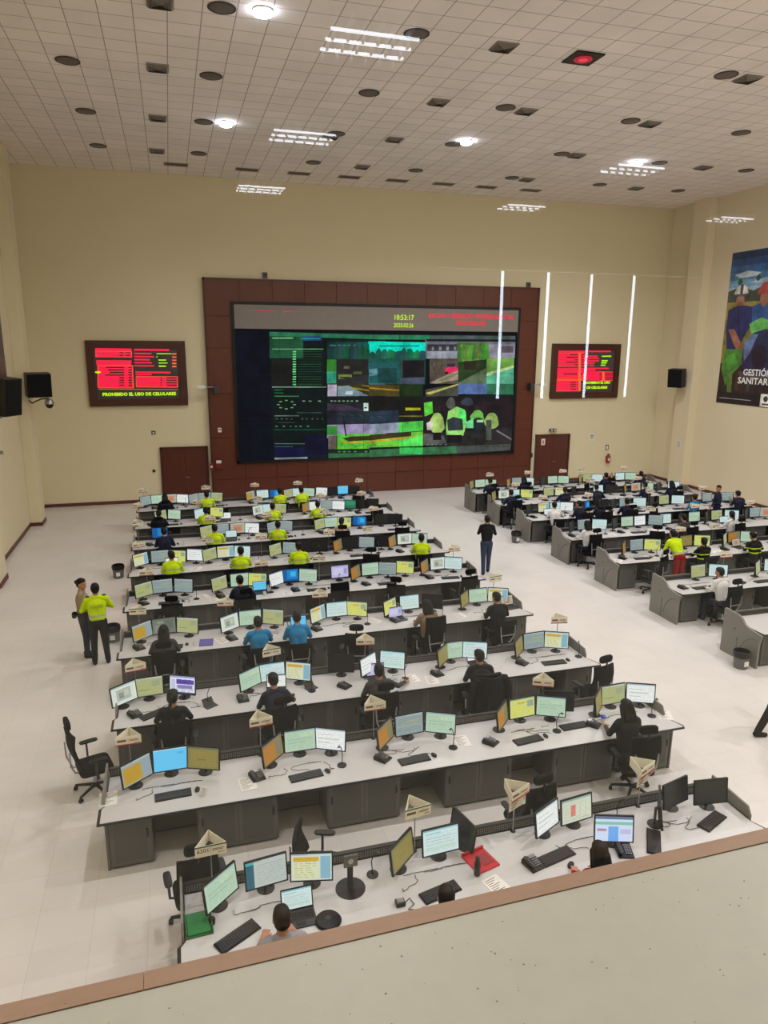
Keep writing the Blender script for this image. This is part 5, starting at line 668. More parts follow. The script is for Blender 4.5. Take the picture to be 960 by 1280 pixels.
# ---------------------------------------------------------------- monitors
SW, SH = .445, .305
SCR = {   # name: list of (u0,v0,u1,v1,colour)
 'Y': [(0, 0, 1, 1, (150, 160, 150)), (.05, .06, .66, .80, (186, 148, 40)), (.70, .05, .96, .9, (140, 158, 168)), (.0, .92, 1, 1, (176, 186, 190))],
 'O': [(0, 0, 1, 1, (140, 116, 60)), (.06, .08, .62, .84, (176, 116, 34)), (.66, .1, .95, .85, (120, 118, 90)), (0, .92, 1, 1, (110, 110, 96))],
 'A': [(0, 0, 1, 1, (128, 118, 66)), (.08, .1, .92, .86, (142, 128, 66)), (.0, .92, 1, 1, (104, 104, 80)), (.3, .4, .6, .44, (110, 100, 50))],
 'E': [(0, 0, 1, 1, (160, 168, 128)), (.05, .08, .95, .88, (172, 176, 120)), (.62, .5, .9, .8, (150, 160, 130)), (0, .92, 1, 1, (190, 196, 190)), (.1, .3, .5, .34, (120, 130, 90))],
 'G': [(0, 0, 1, 1, (176, 204, 178)), (0, .93, 1, 1, (150, 176, 182)), (.1, .55, .9, .58, (140, 170, 146)), (.1, .4, .7, .43, (150, 178, 156)), (.5, .66, .94, .84, (190, 214, 180))],
 'C': [(0, 0, 1, 1, (206, 226, 226)), (0, .93, 1, 1, (130, 190, 200)), (.06, .8, .5, .86, (150, 206, 206)), (.06, .64, .94, .66, (150, 180, 180)), (.06, .52, .8, .54, (160, 190, 180)), (.06, .4, .9, .42, (160, 190, 180)), (.06, .16, .94, .3, (190, 218, 200))],
 'W': [(0, 0, 1, 1, (226, 232, 234)), (0, .93, 1, 1, (170, 186, 196)), (.06, .1, .94, .86, (238, 240, 236)), (.1, .7, .6, .73, (160, 170, 170)), (.1, .5, .8, .53, (170, 180, 180)), (.1, .3, .5, .33, (170, 180, 180))],
 'B': [(0, 0, 1, 1, (96, 196, 240)), (.0, .95, 1, 1, (170, 220, 240)), (.72, .72, .9, .8, (70, 170, 220))],
 'L': [(0, 0, 1, 1, (140, 156, 158)), (0, .92, 1, 1, (170, 184, 190)), (.06, .4, .94, .5, (156, 168, 150)), (.06, .2, .6, .24, (120, 140, 150)), (.4, .6, .9, .7, (160, 170, 140))],
 'K': [(0, 0, 1, 1, (9, 10, 14))],
 'P': [(0, 0, 1, 1, (222, 226, 240)), (0, .0, 1, .09, (40, 46, 90)), (0, .9, 1, 1, (150, 160, 200)), (.26, .55, .96, .8, (92, 66, 170)), (.3, .3, .9, .5, (150, 130, 200)), (.05, .2, .22, .8, (190, 196, 220))],
 'T': [(0, 0, 1, 1, (182, 192, 186)), (0, 0, .2, .9, (38, 92, 108)), (0, .88, .2, 1, (50, 168, 170)), (.3, .8, .9, .82, (150, 160, 158))],
 'S': [(0, 0, 1, 1, (206, 212, 190)), (0, .9, 1, 1, (150, 180, 170)), (.30, .25, .46, .72, (220, 110, 100)), (.05, .1, .95, .11, (150, 150, 140)), (.5, .2, .92, .7, (214, 218, 196)), (.6, .2, .61, .7, (170, 174, 160)), (.8, .2, .81, .7, (170, 174, 160))],
 'V': [(0, 0, 1, 1, (208, 214, 120)), (0, .93, 1, 1, (150, 170, 140)), (.7, .5, .95, .85, (140, 160, 150)), (.1, .3, .5, .6, (218, 216, 96)), (.3, .7, .6, .8, (214, 170, 70))],
 'M': [(0, 0, 1, 1, (206, 214, 196)), (.05, .72, .68, .88, (206, 168, 48)), (.05, .08, .68, .68, (214, 220, 180)), (.72, .05, .97, .9, (130, 176, 196)), (0, .93, 1, 1, (190, 206, 210))],
 'D': [(0, 0, 1, 1, (12, 90, 160)), (.35, .2, .95, .95, (20, 130, 200)), (.55, .4, .85, .8, (60, 180, 230)), (0, 0, 1, .05, (20, 30, 40))],
 'N': [(0, 0, 1, 1, (30, 110, 84)), (.1, .4, .9, .9, (50, 140, 100)), (0, 0, 1, .05, (20, 40, 34))],
 'R': [(0, 0, 1, 1, (170, 176, 160)), (.2, .12, .8, .82, (204, 134, 96)), (.3, .3, .7, .6, (184, 118, 90)), (0, .92, 1, 1, (190, 196, 196))],
 'U': [(0, 0, 1, 1, (190, 184, 226)), (.08, .2, .7, .8, (210, 206, 236)), (.75, .3, .92, .7, (150, 150, 190)), (0, .92, 1, 1, (150, 150, 200))],
 'F': [(0, 0, 1, 1, (216, 224, 214)), (.2, .18, .78, .8, (168, 176, 160)), (.3, .3, .5, .6, (120, 130, 120)), (.5, .4, .7, .7, (190, 196, 176)), (0, .92, 1, 1, (180, 200, 200))],
 'X': [(0, 0, 1, 1, (110, 116, 106)), (.1, .1, .6, .6, (138, 142, 124)), (.5, .3, .9, .9, (92, 100, 92)), (.2, .7, .5, .8, (160, 160, 140))],
}
DESC = dict(Y='amber page and grey sidebar', O='dull orange page', A='dark olive page', E='pale olive page', G='pale green page', C='white and cyan page', W='bright white page', B='plain sky blue page', L='dim blue grey page', K='switched off black screen', P='purple window', T='teal sidebar', S='spreadsheet with red column', V='yellow page', M='white page with amber bar', D='deep blue desktop', N='green desktop', R='orange box on grey', U='lilac page', F='photo on white page', X='dark grey photo')
def screen_mesh(code, w_, h):
    b = MB(); q = list(SCR[code]); bg = q[1 if code in 'YOAEPM' else 0][4]
    if code not in 'KBDNQ':
        rr = random.Random(ord(code)); X0, X1 = ((.08, .62) if code in 'YOM' else (.26, .94) if code in 'TP' else (.08, .92))
        for i in range(9):
            v = .12+.085*i; c = tuple(int(t*.86) for t in bg); u = X0
            while u < X1-.08:
                e = min(X1, u+rr.uniform(.06, .24)); q.append((u, v, e, v+.018, c)); u = e+rr.uniform(.02, .08)
        q.append((.02, .955, .4, .975, tuple(int(t*.7) for t in q[0][4])))
    for i, (u0, v0, u1, v1, c) in enumerate(q):
        y = -.0005-.0004*min(i, 9); b.face([(-w_/2+w_*u0, y, -h/2+h*v0), (-w_/2+w_*u1, y, -h/2+h*v0), (-w_/2+w_*u1, y, -h/2+h*v1), (-w_/2+w_*u0, y, -h/2+h*v1)], 0, c)
    return b.data('screen_'+code, M_disp)
SM = {c: screen_mesh(c, SW, SH) for c in SCR}
b = MB()
b.box(-SW/2-.014, 0, -SH/2-.014, SW/2+.014, .022, SH/2+.014)
for a in ((-SW/2-.014, -SH/2-.014, SW/2+.014, -SH/2), (-SW/2-.014, SH/2, SW/2+.014, SH/2+.014), (-SW/2-.014, -SH/2, -SW/2, SH/2), (SW/2, -SH/2, SW/2+.014, SH/2)): b.box(a[0], -.006, a[1], a[2], .001, a[3])
b.box(-.14, .022, -.10, .14, .045, .10)
HOU = b.data('housing', M_black)
b = MB(); b.tube([(0, .06, -.245), (0, .06, -.02), (0, .03, .0)], .017, 8); b.build; NECK = b.data('neck', M_dgrey, True)
b = MB(); b.lathe([(.095, -.246), (.095, -.240), (.03, -.232)], 20, (0, .05, 0)); FOOT = b.data('foot', M_black, True)
MON = 0
CZ = 1.0
def monitor(code, x, y, yaw, label, z=CZ, tilt=.14, sc_=.96, group='desk monitors'):
    r = thing('computer_monitor', label, 'monitor', (x, y, DT), yaw, group)
    M = Matrix.Translation((0, 0, (z-DT)))@Matrix.Rotation(-tilt, 4, 'X')@Matrix.Scale(sc_, 4)
    h = link('housing', HOU, r); h.matrix_local = M
    s = link('screen', SM[code], h)
    n = link('neck', NECK, r); n.location = (0, 0, z-DT); n.scale = (1, 1, (z-DT-.001)/.245)
    f = link('foot', FOOT, r); f.location = (0, 0, .2465)
    return r
YAW = {'<': .64, '|': .04, '>': -.44}; YO = {'<': .66, '|': .81, '>': .72}
for key, lst in MONT.items():
    b_, k = key[0], int(key[1]); y0 = (LY if b_ == 'L' else RY)[k]
    lst = sorted(lst)
    for i, (x, c) in enumerate(lst):
        yaw = YAW[c[1]]+random.uniform(-.05, .05)
        if c[0] in 'AO' and c[1] == '<': yaw = .80
        monitor(c[0], x, y0+YO[c[1]], yaw, 'monitor with %s, %s from left, %s' % (DESC[c[0]], ORD[i], row_name(b_, k)))
NR = 'nearest desk row'
for c, x, y, yaw, z, lab in (('G', .19, 6.42, .72, 1.0, 'tilted monitor with grey green page at far left of '), ('T', .66, 6.52, .12, 1.0, 'monitor with teal sidebar, second from left in '), ('M', 1.13, 6.46, -.22, 1.0, 'monitor with amber bar, third from left in '),
        ('A', 2.13, 6.42, .72, 1.0, 'steeply turned olive monitor left of a cyan page monitor in '), ('C', 2.60, 6.48, .06, 1.0, 'monitor with white cyan page beside the red folder in '), ('W', 3.94, 6.50, .46, 1.0, 'monitor with blank white page left of the spreadsheet in '), ('S', 4.36, 6.55, .12, 1.0, 'monitor with spreadsheet and red column in '),
        ('K', 5.36, 6.30, .95, 1.0, 'black monitor seen edge on, first of three dark ones in '), ('K', 5.72, 6.50, .25, 1.0, 'black monitor turned left, middle of three dark ones in '), ('K', 6.16, 6.40, -.12, 1.0, 'black monitor at right end with faint glare in ')):
    monitor(c, x, y, yaw, lab+NR, z)
monitor('K', 2.90, 6.58, -1.35, 'dark edge of a turned monitor behind the cyan page monitor in '+NR)
# a wide blue white display in front of the red topped person
SCR['Q'] = [(0, 0, 1, 1, (206, 220, 246)), (0, .88, 1, 1, (96, 112, 140)), (0, .66, 1, .78, (120, 196, 170)), (.35, .0, .62, .6, (110, 170, 236)), (.05, .4, .3, .5, (170, 140, 160)), (.66, .3, .95, .5, (190, 190, 230))]
SM['Q'] = screen_mesh('Q', SW, SH)
monitor('Q', 4.60, 6.14, -.32, 'bright monitor with blue and green table before the dark haired person, '+NR, .98, .18)
# extra tall black screens
for x, y, lab in ((5.52, 8.98, 'tall black computer tower like screen between fourth and fifth seats of second row'), (2.55, 11.22, 'black monitor seen from behind between second and third seats of third row')):
    monitor('K', x, y, -.3, lab, 1.0)

# ---------------------------------------------------------------- small desk things
KEY = MB(); KEY.prism([(-.08, 0), (.08, 0), (.08, .022), (-.08, .014)], -.225, .225, 0)
kb1 = KEY.data('base', M_black, bevel=.004)
b = MB()
for r_ in range(5):
    for c_ in range(15):
        x = -.212+c_*.0285; y = -.066+r_*.027; z = .0146+(y+.08)/.16*.008
        b.box(x, y, z, x+.024, y+.022, z+.006)
kb2 = b.data('keys', M_dgrey)
p = thing('keyboard', 'x', 'keyboard'); link('base', kb1, p); link('keys', kb2, p); P_kb = freeze(p)
b = MB(); b.sup((0, 0, .016), (.032, .055, .017), .8, .9, 14, 8); m1 = b.data('shell', M_black, True)
b = MB(); b.tube([(0, .02, .033), (0, .035, .030)], .006, 8); m2 = b.data('wheel', M_dgrey)
p = thing('computer_mouse', 'x', 'mouse'); link('shell', m1, p); link('wheel', m2, p); P_ms = freeze(p)
b = MB(); b.prism([(-.1, 0), (.1, 0), (.1, .055), (-.1, .02)], -.09, .09, 0); t1 = b.data('base', M_black, bevel=.006)
b = MB(); b.sup((-.055, 0, .065), (.026, .10, .020), .6, .6, 12, 8); t2 = b.data('handset', M_dgrey, True)
b = MB()
for i in range(3):
    for j in range(4): b.box(.0+.025*i, -.06+.025*j, .034+.006*j, .018+.025*i, -.044+.025*j, .040+.006*j)
b.box(-.01, .045, .05, .075, .09, .062); t3 = b.data('buttons', M_silver)
p = thing('desk_phone', 'x', 'phone'); link('base', t1, p); link('handset', t2, p); link('buttons', t3, p); P_ph = freeze(p)
b = MB(); b.lathe([(.065, 0), (.065, .012), (.02, .02)], 18); q1 = b.data('base', M_black, True)
b = MB(); b.tube([(0, 0, .015), (0, .02, .16), (0, -.03, .30), (0, -.07, .33)], .006, 8); q2 = b.data('gooseneck', M_black, True)
b = MB(); b.sup((0, -.085, .335), (.014, .03, .014), 1, 1, 10, 6); q3 = b.data('capsule', M_dgrey, True)
p = thing('desk_microphone', 'x', 'microphone'); link('base', q1, p); link('gooseneck', q2, p); link('capsule', q3, p); P_mic = freeze(p)
b = MB(); b.lathe([(.03, 0), (.038, .09), (.034, .09), (.027, .006)], 16); c1 = b.data('cup', M_white, True)
b = MB(); b.tube([(.034, 0, .07), (.058, 0, .062), (.058, 0, .03), (.03, 0, .02)], .005, 6); c2 = b.data('handle', M_white)
p = thing('mug', 'x', 'mug'); link('cup', c1, p); link('handle', c2, p); P_cup = freeze(p)
b = MB(); b.box(-.105, -.148, 0, .105, .148, .003); b.box(-.10, -.15, .003, .11, .146, .005); pp1 = b.data('sheet', M_white)
b = MB()
for i in range(9): b.box(-.08, .11-.028*i, .005, .06-.03*(i % 3), .118-.028*i, .0056)
pp2 = b.data('writing', M_ink)
p = thing('paper_sheets', 'x', 'paper'); link('sheet', pp1, p); link('writing', pp2, p); P_pap = freeze(p)
# laptop
def laptop_proto(code):
    p = thing('laptop', 'x', 'laptop')
    b = MB(); b.box(-.165, -.115, 0, .165, .115, .018); b.build('base', M_dgrey, p, bevel=.003)
    b = MB()
    for r_ in range(5):
        for c_ in range(12): b.box(-.145+c_*.0245, -.03+r_*.024, .018, -.125+c_*.0245, -.01+r_*.024, .0205)
    b.box(-.05, -.10, .018, .05, -.045, .019); b.build('keys', M_black, p)
    l = MB(); l.box(-.165, 0, 0, .165, .008, .225); lid = l.build('lid', M_black, p, bevel=.002); lid.location = (0, .115, .016); lid.rotation_euler = (-.30, 0, 0)
    s = link('screen', screen_mesh(code, .305, .19), lid); s.location = (0, -.0005, .115)
    return freeze(p)
LAP = {c: laptop_proto(c) for c in ('W', 'U', 'B', 'C', 'R')}
# cable tangles
def cable_mesh(seed):
    rn = random.Random(seed); b = MB()
    for k in range(4):
        x, y = rn.uniform(-.35, .35), .10; pts = []
        a = rn.uniform(0, 6)
        for i in range(16):
            pts.append((x, y, .004+.01*abs(math.sin(i+k))*rn.random())); a += rn.uniform(-.9, .9); x += .045*math.cos(a); y += .03*math.sin(a)
            y = max(-.10, min(.12, y)); x = max(-.45, min(.45, x))
        b.tube(pts, .0032, 5)
    return b.data('cable_tangle', M_black)
CAB = [cable_mesh(i) for i in range(5)]

# number signs: open three sided card prism on a pole
def sign_proto(strip, notice=False, txt=None):
    p = thing('desk_sign', 'x', 'sign'); w_ = .32; h = .125; dz = .50; hy = .25
    V3 = [(-w_/2, -hy/3), (w_/2, -hy/3), (0, hy*2/3)]
    b = MB()
    for i in range(3):
        a, c = V3[i], V3[(i+1) % 3]; nx_, ny_ = (c[1]-a[1]), -(c[0]-a[0]); ln = math.hypot(nx_, ny_); nx_, ny_ = nx_/ln*.004, ny_/ln*.004
        b.prism([(a[0], a[1]), (c[0], c[1]), (c[0]-nx_, c[1]-ny_), (a[0]-nx_, a[1]-ny_)], dz, dz+h, 2)
    b.build('card', M_cream, p)
    b = MB(); zz = dz+h-.016 if strip == 'g' else dz
    b.box(-w_/2, -hy/3-.003, zz, w_/2, -hy/3-.0005, zz+.016)
    b.build('stripe', mat('green_stripe', (60, 84, 72), .6) if strip == 'g' else mat('red_stripe', (176, 40, 56), .6), p)
    b = MB(); b.box(-w_/2+.175, -hy/3-.002, dz+.055, w_/2-.04, -hy/3-.0003, dz+.062); b.box(-w_/2+.175, -hy/3-.002, dz+.07, w_/2-.03, -hy/3-.0003, dz+.077)
    b.box(w_/2-.09, -hy/3-.002, dz+.024, w_/2-.02, -hy/3-.0003, dz+.030); b.box(-w_/2+.155, -hy/3-.002, dz+.04, -w_/2+.158, -hy/3-.0003, dz+.09)
    if not txt: b.box(-w_/2+.02, -hy/3-.002, dz+.05, -w_/2+.13, -hy/3-.0003, dz+.08)
    b.build('print', M_ink, p)
    if txt:
        o = link('number', fit_text(text_data(txt, .06, M_ink, .0004, bold=.001), .115)); o.parent = p; o.rotation_euler = (PI/2, 0, 0); o.location = (-w_/2+.082, -hy/3-.001, dz+.068)
    b = MB(); b.face([(-.05, -hy/3+.02, dz+.02), (.05, -hy/3+.02, dz+.02), (0, hy*2/3-.08, dz+.02)]); b.build('plate', M_dgrey, p)
    b = MB(); b.tube([(0, 0, .0), (0, 0, dz+.02)], .007, 8); b.build('pole', M_silver, p)
    b = MB(); b.lathe([(.032, 0), (.032, .008), (.012, .02)], 14); b.build('base', M_black, p)
    if notice:
        b = MB(); b.box(-.13, -.03, dz-.17, .13, -.026, dz+.01); n = b.build('notice', M_cream, p)
        b = MB()
        for i in range(4): b.box(-.09, -.034, dz-.05-.03*i, .05-.02*i, -.030, dz-.043-.03*i)
        b.build('notice_print', M_ink, n)
    return freeze(p)
S_1 = sign_proto('g', txt='6201'); S_g = sign_proto('g'); S_r = sign_proto('r'); S_n = sign_proto('r', True)
for key, lst in SGN.items():
    b_, k = key[0], int(key[1]); y0 = (LY if b_ == 'L' else RY)[k]
    if b_ == 'R': lst = [x for x in lst if x < 19.4]
    for i, x in enumerate(sorted(lst)):
        rz = random.uniform(-.3, .3); pr = S_r if (i+k) % 3 else S_g; yy = y0+.965; extra = 'card number sign on pole'
        if key == 'L0': pr, rz, extra = [(S_1, .04, 'card sign reading 6201 on pole'), (S_g, .12, 'green striped card sign on pole'), (S_n, .42, 'turned red striped card sign with notice'), (S_n, .42, 'turned red striped card sign with notice')][i]
        if key == 'L1': pr, rz = (S_r, (0, .1, .0, -.5)[i])
        if key == 'L0': yy = y0+.965
        dup(pr, (x, yy, DT), rz, '%s, %s from left, %s' % (extra, ORD[i], row_name(b_, k)), 'number signs on the desks')
# per seat things
rnd = random.Random(3)
lap = {('L', 2, 1): 'W', ('L', 2, 2): 'U', ('L', 2, 3): 'W', ('L', 3, 2): 'B', ('L', 3, 3): 'U', ('L', 3, 4): 'R', ('L', 4, 1): 'B', ('L', 6, 1): 'C', ('L', 7, 1): 'W', ('L', 5, 0): 'W', ('R', 5, 0): 'B', ('R', 4, 0): 'W', ('R', 4, 2): 'W', ('R', 3, 3): 'C', ('R', 2, 2): 'R'}
lapx = {('L', 2, 1): (1.38, .55), ('L', 2, 2): (3.12, .52), ('L', 2, 3): (5.05, .62), ('L', 3, 2): (2.22, .5), ('L', 3, 3): (4.30, .48), ('L', 3, 4): (7.0-.1, .5), ('L', 4, 1): (1.72, .45)}
OCC = {(k[0], int(k[1])): [x for x, c in v] for k, v in PPL.items()}
for b_, ys, seats in (('L', LY, seatsL), ('R', RY, seatsR)):
    for k, y0 in enumerate(ys):
        if k == 0: continue
        for i, x in enumerate(seats):
            if b_ == 'R' and x > (13.9 if k == 1 else 15.9 if k == 2 else 17.6 if k == 3 else 99): continue
            at = '%s seat, %s' % (ORD[i], row_name(b_, k))
            d = rnd.uniform(-.08, .08)
            key = (b_, k, i)
            if key in lap:
                lx, ly = lapx.get(key, (x+.1, .5))
                dup(LAP[lap[key]], (lx, y0+ly, DT), rnd.uniform(-.2, .2), 'open laptop with lit screen, '+at, 'laptops on the desks')
            kx, ky, kr = x+d, y0+.30, rnd.uniform(-.12, .12)
            if b_ == 'L' and k == 1: kx, ky, kr = [(-.28, 8.50, .05), (1.43, 8.45, .12), (2.95, 8.42, .07), (4.72, 8.45, .10), (5.58, 8.62, .03)][i]
            if b_ == 'L' and k == 2 and i == 0: kx, ky, kr = -.55, 10.72, .55
            if not (key in lap and k < 4): dup(P_kb, (kx, ky, DT), kr, 'black keyboard, '+at, 'keyboards')
            mx_, my = kx+.30, ky+.03
            dup(P_ms, (mx_, my, DT), rnd.uniform(-.5, .5), 'black computer mouse, '+at, 'computer mice')
            if (rnd.random() < .75 or (b_, k) == ('L', 2)) and (b_, k, i) != ('L', 1, 0): dup(P_ph, (x-.52+rnd.uniform(-.05, .05), y0+rnd.uniform(.36, .46), DT), rnd.uniform(.0, .7), 'black desk phone with handset, '+at, 'desk phones')
            if rnd.random() < .55: dup(P_mic, (x+rnd.uniform(.52, .62), y0+.42, DT), rnd.uniform(-1, 1), 'black gooseneck microphone, '+at, 'desk microphones')
            if rnd.random() < .25: dup(P_cup, (x+rnd.uniform(.42, .5), y0+.25, DT), rnd.uniform(-1, 1), 'white mug, '+at, 'mugs')
            if rnd.random() < .6: dup(P_pap, (x+rnd.choice([-.72, .72])+rnd.uniform(-.04, .04), y0+rnd.uniform(.25, .6), DT), rnd.uniform(-.6, .6), 'printed paper sheets, '+at, 'papers on the desks')
            if k < 6:
                o = link('cable_tangle', CAB[(i+k) % 5]); o.location = (x+.05, y0+.47, DT+.001); tag(o, 'loose black cables behind keyboard, '+at, 'cables', 'loose desk cables')
# nearest row, one by one
def d0(P, x, y, rz, lab, g=None): return dup(P, (x, y, DT), rz, lab, g)
d0(P_kb, .31, 6.00, .52, 'black keyboard turned beside the grey shirted person, nearest row', 'keyboards'); d0(P_kb, 2.42, 6.00, .22, 'black keyboard below the cyan page monitor, nearest row', 'keyboards')
d0(P_kb, 3.88, 6.15, .22, 'black keyboard below the spreadsheet monitor, nearest row', 'keyboards'); d0(P_kb, 5.10, 6.06, .95, 'black keyboard standing at an angle left of dark monitors, nearest row', 'keyboards')
d0(P_kb, 6.02, 6.18, .40, 'black keyboard with pale keys below the dark monitors, nearest row', 'keyboards')
d0(P_ph, 3.56, 6.10, .25, 'black phone left of spreadsheet keyboard, nearest row', 'desk phones'); d0(P_ms, 3.96, 5.98, -.9, 'black mouse by the red topped person, nearest row', 'computer mice')
d0(P_ph, 4.66, 6.00, -.3, 'black phone below the bright blue table monitor, nearest row', 'desk phones')
d0(LAP['C'], .93, 6.05, .02, 'open laptop with pale blue page before the grey shirted person')
d0(P_pap, 3.04, 5.92, .3, 'white notebook page right of the dark bottle, nearest row', 'papers on the desks')
d0(P_mic, 4.92, 6.52, .4, 'black gooseneck microphone left of the dark monitors, nearest row', 'desk microphones'); d0(P_mic, 1.80, 6.45, .4, 'black gooseneck microphone left of the turned olive monitor, nearest row', 'desk microphones')
for i, x in enumerate((.75, 2.5, 4.2, 5.8)):
    o = link('cable_tangle', CAB[i]); o.location = (x, 6.22, DT+.001); tag(o, 'loose black cables under monitors, %s seat, nearest row' % ORD[i], 'cables', 'loose desk cables')
p = thing('conference_phone', 'round black speakerphone disc right of the nearest laptop', 'phone', (1.20, 5.95, DT))
b = MB(); b.lathe([(.125, 0), (.135, .012), (.12, .03), (.05, .04)], 28); b.build('body', M_black, p, smooth=True); b = MB(); b.lathe([(.03, .04), (.028, .044)], 16); b.build('speaker_cap', M_dgrey, p)
p = thing('monitor_stand', 'empty black monitor stand with round foot and grey socket plate', 'stand', (1.52, 6.32, DT))
b = MB(); b.lathe([(.16, 0), (.16, .01), (.05, .02)], 26); b.build('foot', M_black, p, smooth=True)
b = MB(); b.box(-.03, .0, .01, .03, .03, .36); b.build('post', M_black, p, bevel=.005)
b = MB(); b.box(-.075, -.02, .28, .075, .0, .42); b.build('plate', M_boxg, p, bevel=.006); b = MB(); b.lathe([(.03, 0), (.03, .004)], 16); o = b.build('socket', M_silver, p); o.location = (0, -.02, .35); o.rotation_euler = (PI/2, 0, 0)
p = thing('document_camera', 'small black device on coiled cable left of nearest row keyboard', 'device', (1.96, 5.96, DT))
b = MB(); b.box(-.05, -.04, 0, .05, .04, .05); b.build('body', M_dgrey, p, bevel=.008); b = MB(); b.box(-.035, -.03, .05, .035, .03, .056); b.build('display', M_silver, p); b = MB(); b.tube([(.05, 0, .01), (.12, .05, .01), (.14, -.04, .01), (.06, -.09, .01), (.2, -.15, .01)], .005, 6); b.build('cord', M_black, p)
p = thing('folder', 'red plastic folder tray beside the nearest dark bottle', 'folder', (3.02, 6.32, DT), .25)
b = MB(); b.box(-.15, -.16, 0, .15, .16, .02); b.box(-.15, .14, .02, .15, .16, .05); b.build('cover', M_red, p, bevel=.004); b = MB(); b.box(-.02, -.1, .02, .12, .08, .022); b.build('flap', mat('dark_red', (140, 24, 34), .5), p)
p = thing('drink_bottle', 'dark insulated bottle on nearest row beside red folder', 'bottle', (2.90, 6.14, DT))
b = MB(); b.lathe([(.034, 0), (.037, .01), (.037, .15), (.022, .18)], 18); b.build('flask', M_glass_b, p, smooth=True); b = MB(); b.lathe([(.024, .18), (.024, .215), (.01, .22)], 14); b.build('cap', M_black, p, smooth=True)
p = thing('letter_tray', 'green tray of papers at left end of nearest row', 'tray', (-.06, 6.26, DT), .05)
b = MB(); b.box(-.12, -.16, 0, .14, .16, .012); b.box(-.12, -.16, .012, -.11, .16, .06); b.box(.13, -.16, .012, .14, .16, .06); b.build('tray', mat('green_plastic', (28, 110, 62), .5), p); b = MB(); b.box(-.1, -.14, .013, .12, .13, .03); b.build('paper_stack', mat('green_cover', (36, 128, 70), .5), p)
p = thing('webcam', 'round black webcam on desk by the green tray', 'camera', (.08, 6.24, DT)); b = MB(); b.lathe([(.03, 0), (.03, .01)], 14); b.build('foot', M_black, p); b = MB(); b.sup((0, 0, .045), (.035, .035, .035), 1, 1, 14, 8); b.build('ball', M_black, p, smooth=True)
p = thing('mug', 'blue plastic cup with lid on second row by last keyboard', 'mug', (6.08, 8.62, DT)); b = MB(); b.lathe([(.03, 0), (.038, .08)], 16); b.build('cup', M_white, p, smooth=True); b = MB(); b.lathe([(.042, .08), (.042, .10), (.02, .11)], 16); b.build('lid', mat('blue_plastic', (30, 70, 190), .4), p, smooth=True)
p = thing('folder', 'blue violet folder lying on fourth row beside olive monitor', 'folder', (.36, 13.32, DT), -.1); b = MB(); b.box(-.13, -.16, 0, .13, .16, .012); b.build('cover', mat('violet_cover', (78, 74, 150), .5), p); b = MB(); b.box(-.11, -.15, .012, .11, .14, .016); b.build('insert', mat('violet_insert', (92, 88, 160), .5), p)
for x, y, rz, lab in ((.29, 10.78, .5, 'small tablet on stand right of first seat, third row'), (1.95, 10.95, .4, 'small tablet on stand right of second seat, third row')):
    p = thing('tablet', lab, 'tablet', (x, y, DT), rz); b = MB(); b.box(-.09, 0, .012, .09, .008, .13, 0, Matrix.Rotation(-.7, 4, 'X')); b.build('screen', M_black, p); b = MB(); b.box(-.1, -.10, 0, .1, .02, .01); b.build('base', M_dgrey, p)
for x, y, rz, lab in ((14.05, 16.0, .2, 'box of stacked papers beside lime vest person, third row right block'),):
    p = thing('paper_box', lab, 'box', (x, y, DT), rz); b = MB(); b.box(-.16, -.14, 0, .16, .14, .11); b.build('box', M_white, p, bevel=.004); b = MB(); b.box(-.162, -.142, .02, .162, .142, .035); b.build('band', M_red, p)
# bins
def bin_(lab, x, y, full=True):
    p = thing('waste_bin', lab, 'bin', (x, y, 0), 0, 'round waste bins')
    b = MB(); b.lathe([(.13, 0), (.155, .26), (.15, .26), (.125, .01)], 22); b.build('bucket', M_silver if not full else mat('bin_grey', (96, 96, 96), .5), p, smooth=True)
    b = MB(); b.lathe([(.158, .24), (.175, .30), (.165, .36), (.15, .37), (.14, .28)], 22); b.build('bag', M_black, p, smooth=True)
    b = MB(); b.box(-.05, -.158, .08, .05, -.145, .18); b.build('sticker', M_white, p)
bin_('grey waste bin with black bag at left end of sixth row', -1.72, 20.35); bin_('grey waste bin behind the lime jacketed officer', -1.55, 15.75)
bin_('grey waste bin against end panel at right edge of photo', 10.86, 10.93); bin_('grey waste bin at end panel behind the walking woman', 10.72, 20.8)
